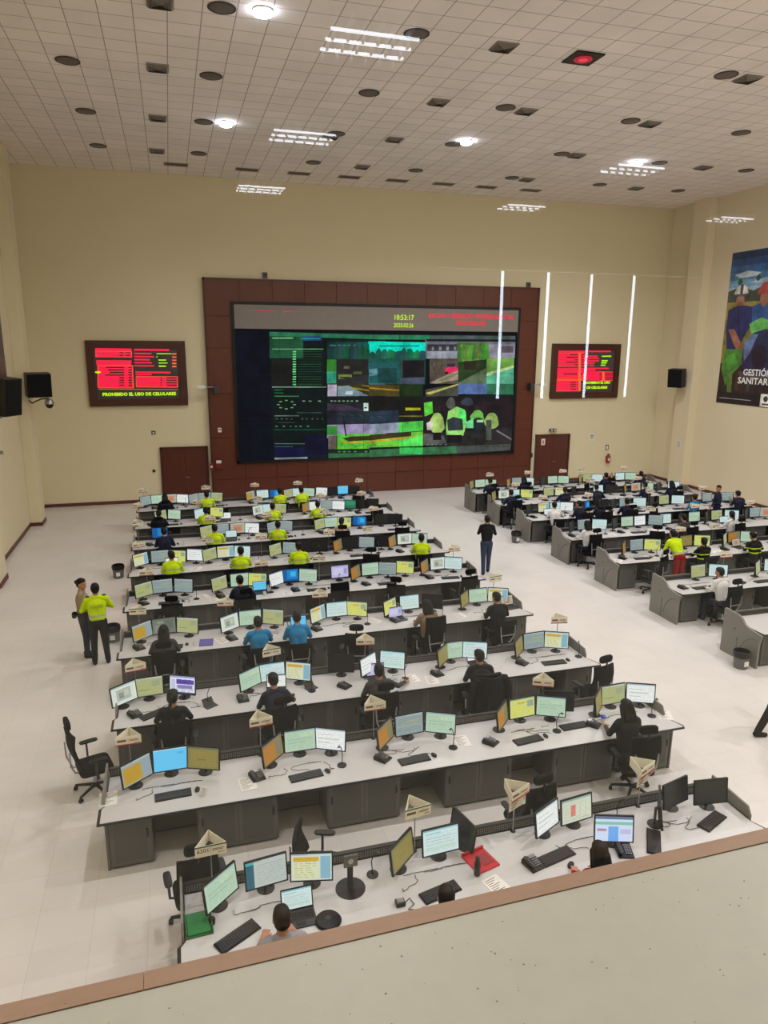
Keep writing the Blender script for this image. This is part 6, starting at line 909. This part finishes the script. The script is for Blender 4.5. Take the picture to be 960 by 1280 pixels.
# ---------------------------------------------------------------- office chair, user looks towards +y
def chair_proto(kind, low=False):
    p = thing('office_chair', 'x', 'chair')
    b = MB(); b.lathe([(.045, .09), (.05, .13), (.03, .15)], 14)
    for i in range(5):
        a = 2*PI*i/5+.3; c, s = math.cos(a), math.sin(a)
        b.tube([(.03*c, .03*s, .115), (.30*c, .30*s, .085)], [.026, .017], 8)
    base = b.build('base', M_black if kind == 'mesh' else M_silver, p, smooth=True)
    cm = MB()
    for q in (-.013, .013): cm.tube([(q-.009, 0, .03), (q+.009, 0, .03)], .03, 12)
    cm.box(-.01, -.02, .03, .01, .02, .075); cd = cm.data('caster', M_black)
    for i in range(5):
        a = 2*PI*i/5+.3; o = link('caster', cd, base); o.location = (.30*math.cos(a), .30*math.sin(a), 0); o.rotation_euler = (0, 0, a)
    b = MB(); b.tube([(0, 0, .14), (0, 0, .40)], .022, 10); b.box(-.10, -.12, .385, .10, .10, .41); b.build('gas_lift', M_silver, p)
    b = MB(); b.sup((0, .01, .420), (.245, .235, .042), .35, .35, 20, 8); b.build('seat', M_blk2, p, smooth=True)
    hh = (.42 if low else .56) if kind == 'mesh' else .66
    def fn(u, v):
        x = (u-.5)*.46*(1-.12*(v-.3)**2); z = .50+hh*v; y = -.265-.05*v-.04*math.sin(v*PI)*0+.12*(u-.5)**2*1.2+.03*math.cos(v*5)
        return (x, y, z)
    b = MB(); b.slab(fn, 10, 8, .035 if kind == 'mesh' else .06); b.build('backrest', M_blk3 if kind == 'mesh' else M_blk2, p, smooth=True, bevel=0)
    b = MB()
    for s in (-1, 1): b.tube([(s*.05, -.08, .40), (s*.09, -.27, .44), (s*.15, -.33, .60), (s*.17, -.33, .82)], .012, 8)
    b.tube([(-.15, -.325, .62), (.15, -.325, .62)], .010, 8)
    b.build('back_frame', M_silver, p, smooth=True)
    if kind == 'mesh' and not low:
        b = MB(); b.sup((0, -.30, 1.185), (.14, .035, .065), .5, .5, 16, 8); hd = b.build('headrest', M_blk2, p, smooth=True)
        b = MB(); b.tube([(0, -.32, 1.03), (0, -.335, 1.15)], .014, 8); b.build('headrest_stem', M_black, hd)
    for s in (-1, 1):
        b = MB(); b.tube([(s*.20, -.02, .42), (s*.285, -.02, .44), (s*.295, -.02, .64)], .016, 8); a = b.build('armrest', M_silver if kind != 'mesh' else M_dgrey, p, smooth=True)
        b = MB(); b.sup((s*.295, .01, .66), (.045, .13, .018), .5, .5, 14, 6); b.build('arm_pad', M_black, a, smooth=True)
    return freeze(p)
CH_m = chair_proto('mesh'); CH_h = chair_proto('high'); CH_l = chair_proto('mesh', True)
# ---------------------------------------------------------------- people: every body is one remeshed skin
def cap(p0, r0, p1, r1, m): return ('c', Vector(p0), r0, Vector(p1), r1, m)
def ell(c, r, m, R=None): return ('e', Vector(c), Vector(r), R, None, m)
def prims_mesh(pr, voxel, smooth_it, name):
    b = MB()
    for q in pr:
        if q[0] == 'c':
            _, p0, r0, p1, r1, m = q; d = (p1-p0); L = d.length; d = d/L if L > 1e-6 else Vector((0, 0, 1))
            pts, rs = [], []
            for t in (-.98, -.8, -.45, 0): pts.append(p0+d*r0*t); rs.append(r0*math.sqrt(1-t*t))
            for t in (0, .45, .8, .98): pts.append(p1+d*r1*t); rs.append(r1*math.sqrt(1-t*t))
            b.tube(pts, rs, 14)
        else:
            M = Matrix.Translation(q[1])@(q[3] or Matrix.Identity(4)); b.sup((0, 0, 0), q[2], 1, 1, 18, 12, 0, M)
    me = b.data('tmp', M_skin); o = D.objects.new('tmp', me); COL.objects.link(o)
    md = o.modifiers.new('r', 'REMESH'); md.mode = 'VOXEL'; md.voxel_size = voxel
    if smooth_it: ms = o.modifiers.new('s', 'SMOOTH'); ms.factor = .5; ms.iterations = smooth_it
    out = D.meshes.new_from_object(o.evaluated_get(bpy.context.evaluated_depsgraph_get()))
    D.objects.remove(o); D.meshes.remove(me); out.name = name
    out.polygons.foreach_set('use_smooth', [True]*len(out.polygons)); return out
def assign(me, pr, nslots, post=None):
    n = len(me.polygons); C = np.zeros(n*3); me.polygons.foreach_get('center', C); C = C.reshape(-1, 3)
    best = np.full(n, 1e9); idx = np.zeros(n, int)
    for q in pr:
        if q[0] == 'c':
            p0, p1 = np.array(q[1]), np.array(q[3]); d = p1-p0; L = d@d+1e-12; t = np.clip(((C-p0)@d)/L, 0, 1)
            ds = np.linalg.norm(C-p0-t[:, None]*d, axis=1)-(q[2]+(q[4]-q[2])*t)
        else:
            c = C-np.array(q[1]); r = np.array(q[2])
            if q[3] is not None: c = c@np.array(q[3].to_3x3())
            ds = (np.linalg.norm(c/r, axis=1)-1)*r.min()
        k = ds < best; best[k] = ds[k]; idx[k] = q[5]
    if post is not None: idx = post(C, idx)
    me.materials.clear()
    for i in range(nslots): me.materials.append(M_skin)
    me.polygons.foreach_set('material_index', idx.tolist()); me.update()
SK, TP, TR, SH_, LP, SL, ST = range(7)        # skin, top, trousers, shoes, lips, sleeve, stripe
def hand(P, W, d, up, side, curl=.5):
    d = Vector(d).normalized(); up = Vector(up).normalized(); lat = d.cross(up).normalized()*side
    for s in (-1, 0, 1): P.append(cap(W+lat*.016*s, .017, W+d*.075+lat*.024*s, .013, SK))
    for i, (o_, ln) in enumerate(((-.032, .058), (-.011, .070), (.011, .074), (.031, .066))):
        a = W+d*.078+lat*o_; d1 = (d-up*curl*.6+lat*o_*1.5).normalized(); m_ = a+d1*ln*.5; d2 = (d-up*curl*1.8).normalized(); P.append(cap(a, .0098, m_, .0095, SK)); P.append(cap(m_, .0095, m_+d2*ln*.5, .0085, SK))
    a = W+d*.02+lat*.028; m_ = a+(d*.6+lat*.9).normalized()*.035; P.append(cap(a, .013, m_, .011, SK)); P.append(cap(m_, .011, m_+(d+lat*.15-up*.1).normalized()*.03, .0095, SK))
def head_prims(P, N, yaw, pitch):
    R = Matrix.Rotation(yaw, 4, 'Z')@Matrix.Rotation(pitch, 4, 'X'); HC = Vector(N)+R@Vector((0, .025, .115))
    f = lambda x, y, z: HC+R@Vector((x, y, z))
    P.append(ell(f(0, -.012, .025), (.076, .092, .092), SK, R)); P.append(ell(f(0, .022, -.035), (.060, .066, .075), SK, R)); P.append(ell(f(0, .045, -.078), (.030, .034, .028), SK, R))
    P.append(cap(f(0, .078, .012), .010, f(0, .100, -.022), .014, SK)); P.append(ell(f(0, .072, .038), (.05, .018, .012), SK, R))
    P.append(ell(f(0, .082, -.053), (.024, .010, .009), LP, R))
    for s in (-1, 1): P.append(ell(f(s*.077, -.005, -.005), (.012, .022, .032), SK, R))
    P.append(cap(Vector(N)-Vector((0, 0, .05)), .056, f(0, -.02, -.06), .052, SK))
    return HC, R
def face_parts(HC, R, hair, root):
    f = lambda x, y, z: HC+R@Vector((x, y, z))
    b = MB()
    for s in (-1, 1): b.sup((0, 0, 0), (.013, .008, .0075), 1, 1, 10, 6, 0, Matrix.Translation(f(s*.030, .075, .008))@R)
    b.build('eyes', EYE, root, smooth=True)
    H = [ell(f(0, -.028, .045), (.086, .090, .086), 0, R), ell(f(0, .0, .075), (.074, .080, .056), 0, R), ell(f(0, -.05, .0), (.080, .066, .085), 0, R)]
    if hair in ('long', 'vlong'):
        for s in (-.05, -.017, .017, .05): H.append(cap(f(s, -.06, .0), .045, f(s*1.5, -.115 if hair == 'vlong' else -.09, -.26 if hair == 'vlong' else -.15), .035, 0))
        for s in (-1, 1): H.append(cap(f(s*.075, .01, .03), .025, f(s*.085, -.02, -.13), .025, 0))
    if hair == 'bun': H.append(ell(f(0, -.125, .03), (.045, .04, .045), 0, R))
    if hair == 'tail': H.append(cap(f(0, -.11, .03), .03, f(0, -.15, -.14), .022, 0))
    me = prims_mesh(H, .012, 2, 'hair'); me.materials.clear(); me.materials.append(M_hair)
    return link('hair', me, root)
EYE = mat('dark_eyes', (26, 20, 18), .2)
def person_proto(pr, neck, yaw, pitch, hair, stripes=None, vox=.0115, name='person'):
    p = thing('person', 'x', 'person'); P = list(pr); HC, R = head_prims(P, neck, yaw, pitch)
    me = prims_mesh(P, vox, 3, 'body')
    def post(C, idx):
        if stripes:
            for (z0, z1) in stripes:
                k = (C[:, 2] > z0) & (C[:, 2] < z1) & (idx == TP); idx[k] = ST
        return idx
    assign(me, P, 7, post); link('body', me, p); face_parts(HC, R, hair, p)
    return freeze(p)
def seated(lean=0, el=((-.25, .14, .84), (.25, .14, .84)), wr=((-.15, .38, .80), (.15, .38, .80)), yaw=0, pitch=-.15, hair='short', female=False, twist=0):
    w_ = .93 if female else 1.0
    c = lambda x, y, z: Vector((x, y+lean*(z-.5), z))
    P = [ell(c(0, -.02, .56), (.175, .135, .12), TR), ell(c(0, -.01, .66), (.155*w_, .115, .12), TP), cap(c(-.05, 0, .68), .11, c(-.07, .0, .95), .115, TP), cap(c(.05, 0, .68), .11, c(.07, .0, .95), .115, TP),
         ell(c(0, .005, .93), (.19*w_, .125, .16), TP), cap(c(-.15*w_, 0, 1.055), .062, c(.15*w_, 0, 1.055), .062, TP), cap(c(-.05, -.01, 1.08), .06, c(.05, -.01, 1.08), .06, TP)]
    if female: P.append(ell(c(0, .09, .93), (.13, .06, .07), TP))
    for s in (-1, 1):
        P += [cap((s*.09, .0, .54), .088, (s*.14, .42, .545), .064, TR), cap((s*.14, .42, .54), .062, (s*.14, .40, .12), .044, TR), cap((s*.14, .38, .055), .042, (s*.145, .52, .04), .036, SH_)]
    S = [c(-.175*w_, 0, 1.045), c(.175*w_, 0, 1.045)]
    for i, s in enumerate((-1, 1)):
        E_, W_ = Vector(el[i])+Vector((0, 0, .02)), Vector(wr[i])+Vector((0, 0, .03)); d = (W_-E_).normalized()
        P += [cap(S[i], .058, E_, .044, TP), cap(E_, .043, W_-d*.0, .029, SL), cap(W_-d*.01, .026, W_+d*.02, .024, SK)]
        hand(P, W_+d*.015, d, (0, 0, 1), -s, .5)
    nk = c(0, 0, 1.14)
    return person_proto(P, nk, yaw, pitch, hair, stripes=((.80, .835), (.92, .945)))
def standing(arms, legs=((-.09, 0), (.09, 0)), yaw=0, pitch=-.05, hair='short', female=False, belly=0, bend=0):
    w_ = .92 if female else 1.0
    P = [ell((0, 0, .93), (.165, .12, .13), TR), ell((0, .0, 1.02), (.150*w_, .115+belly, .10), TP), cap((-.05, 0, 1.02), .10+belly, (-.07, 0, 1.28), .115, TP), cap((.05, 0, 1.02), .10+belly, (.07, 0, 1.28), .115, TP),
         ell((0, .0, 1.27), (.19*w_, .12, .16), TP), cap((-.15*w_, -.005, 1.40), .06, (.15*w_, -.005, 1.40), .06, TP), cap((-.05, -.01, 1.43), .055, (.05, -.01, 1.43), .055, TP)]
    BM = Matrix.Translation((0, 0, .93))@Matrix.Rotation(-bend, 4, 'X')@Matrix.Translation((0, 0, -.93))
    if bend: P = [(q[0], BM@q[1], (q[2] if q[0] == 'c' else q[2]), (BM@q[3] if q[0] == 'c' else Matrix.Rotation(-bend, 4, 'X')), q[4], q[5]) for q in P]
    for s, (fx, fy) in zip((-1, 1), legs):
        hp = Vector((s*.085, 0, .90)); kn_ = Vector(((s*.085+fx)/2, fy*.5+.02, .50)); an = Vector((fx, fy, .09))
        P += [cap(hp, .098, kn_, .072, TR), cap(kn_, .070, an, .056, TR), cap(an+Vector((0, -.03, -.040)), .046, an+Vector((s*.02, .14, -.052)), .037, SH_)]
    for i, s in enumerate((-1, 1)):
        E_, W_ = Vector(arms[i][0]), Vector(arms[i][1]); d = (W_-E_).normalized()
        P += [cap(BM@Vector((s*.18*w_, -.005, 1.39)), .058, E_, .043, TP), cap(E_, .042, W_, .029, SL), cap(W_-d*.01, .026, W_+d*.02, .024, SK)]
        hand(P, W_+d*.015, d, arms[i][2] if len(arms[i]) > 2 else (0, 0, 1), -s, .6)
    return person_proto(P, BM@Vector((0, 0, 1.475)), yaw, pitch, hair, stripes=((1.04, 1.085),), vox=.011)
def dress(o, cols):
    for i, m in cols.items():
        s = o.material_slots[i]; s.link = 'OBJECT'; s.material = m
def fab(n, c): return mat(n, c, .85, spec=.25, noise=(25, .08))
F = dict(black=fab('cloth_black', (24, 24, 27)), navy=fab('cloth_navy', (28, 32, 52)), grey=fab('cloth_grey', (62, 60, 62)), blue=fab('cloth_blue', (38, 124, 178)), lime=fab('cloth_lime', (196, 226, 20)), white=fab('cloth_white', (214, 214, 216)),
         tan=fab('cloth_tan', (136, 112, 92)), khaki=fab('cloth_khaki', (150, 134, 108)), pale=fab('cloth_pale', (190, 160, 150)), stripe=fab('reflective_stripe', (170, 176, 140)), jean=fab('cloth_jean', (52, 62, 86)), red=fab('cloth_red', (138, 26, 28)), lgrey=fab('cloth_light_grey', (150, 150, 156)), pink=fab('cloth_pink', (196, 130, 130)))
KINDS = {'k': ('black top with lime collar', 'black', 'black', 'black', 'black'), 'n': ('dark navy jacket', 'navy', 'navy', 'navy', 'black'), 'g': ('dark grey sweater', 'grey', 'grey', 'grey', 'black'), 'j': ('black jacket', 'black', 'pink', 'black', 'navy'), 'b': ('bright blue short sleeved shirt', 'blue', None, 'blue', 'navy'),
         't': ('tan sleeved top', 'tan', 'tan', 'tan', 'black'), 'V': ('lime police jacket', 'lime', 'lime', 'stripe', 'navy'), 'w': ('white shirt', 'white', 'white', 'white', 'navy'), 'v': ('lime safety vest over white sleeves', 'lime', 'white', 'stripe', 'black'), 'h': ('black jacket with lime band', 'black', 'black', 'lime', 'black'), 'p': ('pale pink shirt', 'pale', None, 'pale', 'black')}
S_proto = [seated(.12), seated(.22, yaw=.35, hair='short'), seated(.05, yaw=-.3, hair='tail', female=True), seated(.15, hair='long', female=True, pitch=-.25),
           seated(.30, ((-.25, .20, .84), (.30, .18, .86)), ((-.10, .42, .81), (.22, .44, .81)), pitch=-.4, hair='bun', female=True)]
S_arm = seated(.10, ((-.25, .12, .82), (.38, .22, .86)), ((-.14, .37, .80), (.56, .42, .80)), hair='short', yaw=-.2)
def put_person(P, loc, rz, kind, label, group=None, shoes=None):
    r = dup(P, loc, rz, label, group)
    body = [c for c in r.children if c.name.startswith('body')][0]
    _, top, sl, st, tr_ = KINDS[kind] if isinstance(kind, str) else kind
    dress(body, {TP: F[top], SL: (F[sl] if sl else M_skin), ST: F[st], TR: F[tr_], SH_: F['black'], LP: M_lip, SK: M_skin})
    return r
CHT = []                         # chair x taken per row
rp = random.Random(11)
for key, lst in PPL.items():
    b_, k = key[0], int(key[1]); y0 = (LY if b_ == 'L' else RY)[k]
    for i, (x, c) in enumerate(sorted(lst)):
        if b_ == 'R' and x > 19.3: continue
        P = S_arm if (key, c) == ('L2', 'g') else S_proto[3] if c in 'tj' and key != 'L2' else S_proto[(i*2+k) % 5] if c not in 'Vb' else S_proto[(i+k) % 2]
        if (key, c) == ('L2', 'j'): P = S_proto[1]
        rz = rp.uniform(-.15, .15)
        sx_ = min(seatsL if b_ == 'L' else seatsR, key=lambda t: abs(t-x))
        if abs(sx_-x) < .26: x = sx_+max(-.10, min(.10, x-sx_))
        if key == 'R4' and 12.3 < x < 12.6: x = 12.85
        put_person(P, (x, y0-.24, 0), rz, c, 'seated person in %s, %s from left, %s' % (KINDS[c][0] if len(KINDS[c][0].split()) < 6 else ' '.join(KINDS[c][0].split()[:3]), ORD[i], row_name(b_, k)), 'seated operators')
        dup(CH_h if c in 'jt' else CH_l if c == 'V' or rp.random() < .35 else CH_m, (x, y0-.27, 0), rz, 'black office chair under %s seated person from left, %s' % (ORD[i], row_name(b_, k)), 'office chairs')
        CHT.append((b_, k, x))
# near people, one by one
o = put_person(S_proto[0], (.69, 5.46, 0), .0, ('', 'lgrey', None, 'lgrey', 'navy'), 'person with short black hair in grey shirt working at the nearest laptop'); dup(CH_m, (.69, 5.43, 0), 0, 'office chair of the grey shirted person at the nearest laptop')
o = put_person(S_proto[3], (3.98, 5.40, 0), -.15, ('', 'red', 'red', 'red', 'black'), 'person with long black hair and red top at nearest row, mostly hidden by sill'); dup(CH_m, (3.98, 5.37, 0), -.1, 'office chair of the red topped person at nearest row')
o = put_person(S_arm, (2.22, 5.30, 0), -.1, 'V', 'person in lime sleeves reaching in beside the dark bottle, hidden by sill'); dup(CH_m, (2.22, 5.28, 0), 0, 'office chair of the lime sleeved person hidden behind the sill')
o = put_person(S_proto[3], (6.12, 8.00, 0), .0, ('', 'black', 'grey', 'black', 'black'), 'person with long black hair in dark top at right end of second row'); dup(CH_m, (6.16, 7.90, 0), -.15, 'office chair of the dark haired person at right end of second row')
CHT.append(('L', 1, 6.1))
# empty chairs with a place of their own
for P, x, y, rz, lab in ((CH_m, -.06, 7.13, .12, 'empty chair with headrest behind the green tray of nearest row'), (CH_l, 1.36, 7.12, -1.9, 'empty chair turned sideways under the second sign of the second row'),
        (CH_m, 4.10, 7.26, .1, 'empty chair behind the turned sign with hanging notice'), (CH_m, -1.40, 10.06, -1.25, 'empty black mesh chair standing in left aisle by third row'),
        (CH_m, 6.80, 10.08, .2, 'empty black chair at right end of third row by striped sign'), (CH_h, 3.36, 15.25, .1, 'tall black chair back between blue desktop and lilac monitors, fifth row'),
        (CH_m, 6.50, 15.18, .1, 'empty black chair at right end of fifth row'), (CH_m, 11.98, 15.35, .5, 'empty grey black chair at left corner of third row, right block')):
    dup(P, (x, y, 0), rz, lab, 'office chairs'); 
CHT += [('R', 2, 12.7), ('L', 1, .1), ('L', 1, 1.4), ('L', 1, 4.4), ('L', 2, 6.8), ('L', 4, 3.3), ('L', 4, 6.5), ('R', 2, 12.0), ('L', 1, 3.0)]
for b_, ys, seats in (('L', LY, seatsL), ('R', RY, seatsR)):
    for k, y0 in enumerate(ys):
        if k < 2 and b_ == 'L' or (b_ == 'R' and k == 0): continue
        for i, x in enumerate(seats):
            if any(t[0] == b_ and t[1] == k and abs(t[2]-x) < .75 for t in CHT): continue
            if b_ == 'R' and x > (13.9 if k == 1 else 15.9 if k == 2 else 99): continue
            dup(CH_m, (x+rp.uniform(-.15, .15), y0-rp.uniform(.30, .45), 0), rp.uniform(-.7, .7), 'empty black office chair, %s seat, %s' % (ORD[i], row_name(b_, k)), 'office chairs')
# jacket over a chair back (third row)
p = thing('jacket', 'black jacket hung over the high chair back in third row', 'jacket', (4.74, 9.83, 0))
b = MB()
def jf(u, v): a = (u-.5); return (a*.62*(1.0-.25*v), -.07-.06*math.sin(u*PI)+.16*abs(a)**1.5+.02*math.sin(u*22)*(1-v), .42+.72*v)
b.slab(jf, 18, 8, .03); b.build('back', F['black'], p, smooth=True)
for s in (-1, 1):
    b = MB(); b.tube([(s*.23, -.02, 1.10), (s*.31, -.02, .95), (s*.35, .0, .72), (s*.36, .01, .55)], [.06, .065, .06, .05], 12); b.build('sleeve', F['black'], p, smooth=True)
b = MB(); b.tube([(-.12, .0, 1.14), (0, -.05, 1.17), (.12, .0, 1.14)], .035, 10); b.build('collar', F['black'], p, smooth=True)
# standing people
P1 = standing([((-.27, .02, 1.13), (-.20, .20, 1.02)), ((.27, .05, 1.13), (.16, .22, 1.05))], ((-.07, .0), (.09, .03)), yaw=-.5, hair='bun', female=True)
r = put_person(P1, (-2.02, 15.05, 0), -1.6, ('', 'khaki', None, 'khaki', 'navy'), 'officer in khaki shirt and navy trousers facing a colleague in left aisle')
b = MB(); b.lathe([(.155, .955), (.158, .995)], 24); q = b.data('belt', M_black); q.transform(Matrix.Diagonal((1.06, .82, 1, 1))); link('belt', q, r)
b = MB(); b.box(.15, -.04, .80, .20, .04, .97); b.build('holster', M_black, r, bevel=.01); b = MB(); b.sup((0, -.17, .93), (.06, .05, .07), .7, .7, 12, 8); b.build('pouch', M_black, r, smooth=True)
b = MB(); b.box(-.25, -.035, 1.30, -.235, .035, 1.37); b.build('sleeve_patch', M_white, r, bevel=.004)
P2 = standing([((-.29, .06, 1.15), (-.10, .24, 1.16)), ((.30, .08, 1.17), (.08, .26, 1.18))], ((-.12, -.02), (.13, -.03)), yaw=.0, hair='short', belly=.015)
r = put_person(P2, (-1.70, 14.62, 0), .15, ('', 'lime', 'lime', 'stripe', 'black'), 'officer in lime jacket and black trousers seen from behind in left aisle')
me = fit_text(text_data('POLICIA', .09, mat('faded_print', (160, 180, 60), .8), .002, bold=.001), .24); o = link('jacket_writing', me, r); o.location = (0, -.135, 1.27); o.rotation_euler = (PI/2, 0, 0)
b = MB(); b.box(.12, -.04, 1.455, .19, .03, 1.465); b.box(-.19, -.04, 1.455, -.12, .03, 1.465); b.build('epaulette', M_black, r)
P3 = standing([((-.24, .07, 1.16), (-.10, .22, 1.28)), ((.24, .07, 1.16), (.10, .22, 1.28))], ((-.07, -.16), (.07, .16)), yaw=.35, hair='bun', female=True)
put_person(P3, (8.36, 18.0, 0), -.40, ('', 'black', 'black', 'black', 'jean'), 'person in black top and jeans walking up the middle aisle')
P6 = standing([((-.26, .30, 1.08), (-.16, .50, .80)), ((.26, .30, 1.08), (.20, .50, .80))], ((-.10, -.02), (.11, .0)), bend=.62, pitch=-.1, hair='short')
put_person(P6, (12.72, 15.28, 0), .05, ('', 'lime', 'white', 'stripe', 'red'), 'person in lime vest and red trousers leaning over the third row, right block')
P4 = standing([((-.25, .05, 1.12), (-.14, .22, 1.05)), ((.25, -.02, 1.12), (.22, .10, .93))], yaw=.9, hair='short', female=True)
put_person(P4, (18.07, 20.12, 0), 1.2, ('', 'navy', 'navy', 'navy', 'navy'), 'standing person in dark suit near right wall, facing left')
P5 = standing([((-.25, .10, 1.13), (-.22, .28, .98)), ((.25, -.10, 1.13), (.24, -.22, .93))], ((-.08, .40), (.08, -.34)), hair='short')
put_person(P5, (9.48, 8.68, 0), -PI/2-.15, ('', 'black', 'black', 'black', 'black'), 'walking person with only a dark leg showing at right photo edge')
# remove prototypes that were never placed
def kill(o):
    for c in list(o.children): kill(c)
    D.objects.remove(o)
for o in [o for o in D.objects if o.get('proto')]: kill(o)
for o in D.objects:
    if o.parent is not None:
        for k_ in ('category', 'group'):
            if k_ in o: del o[k_]
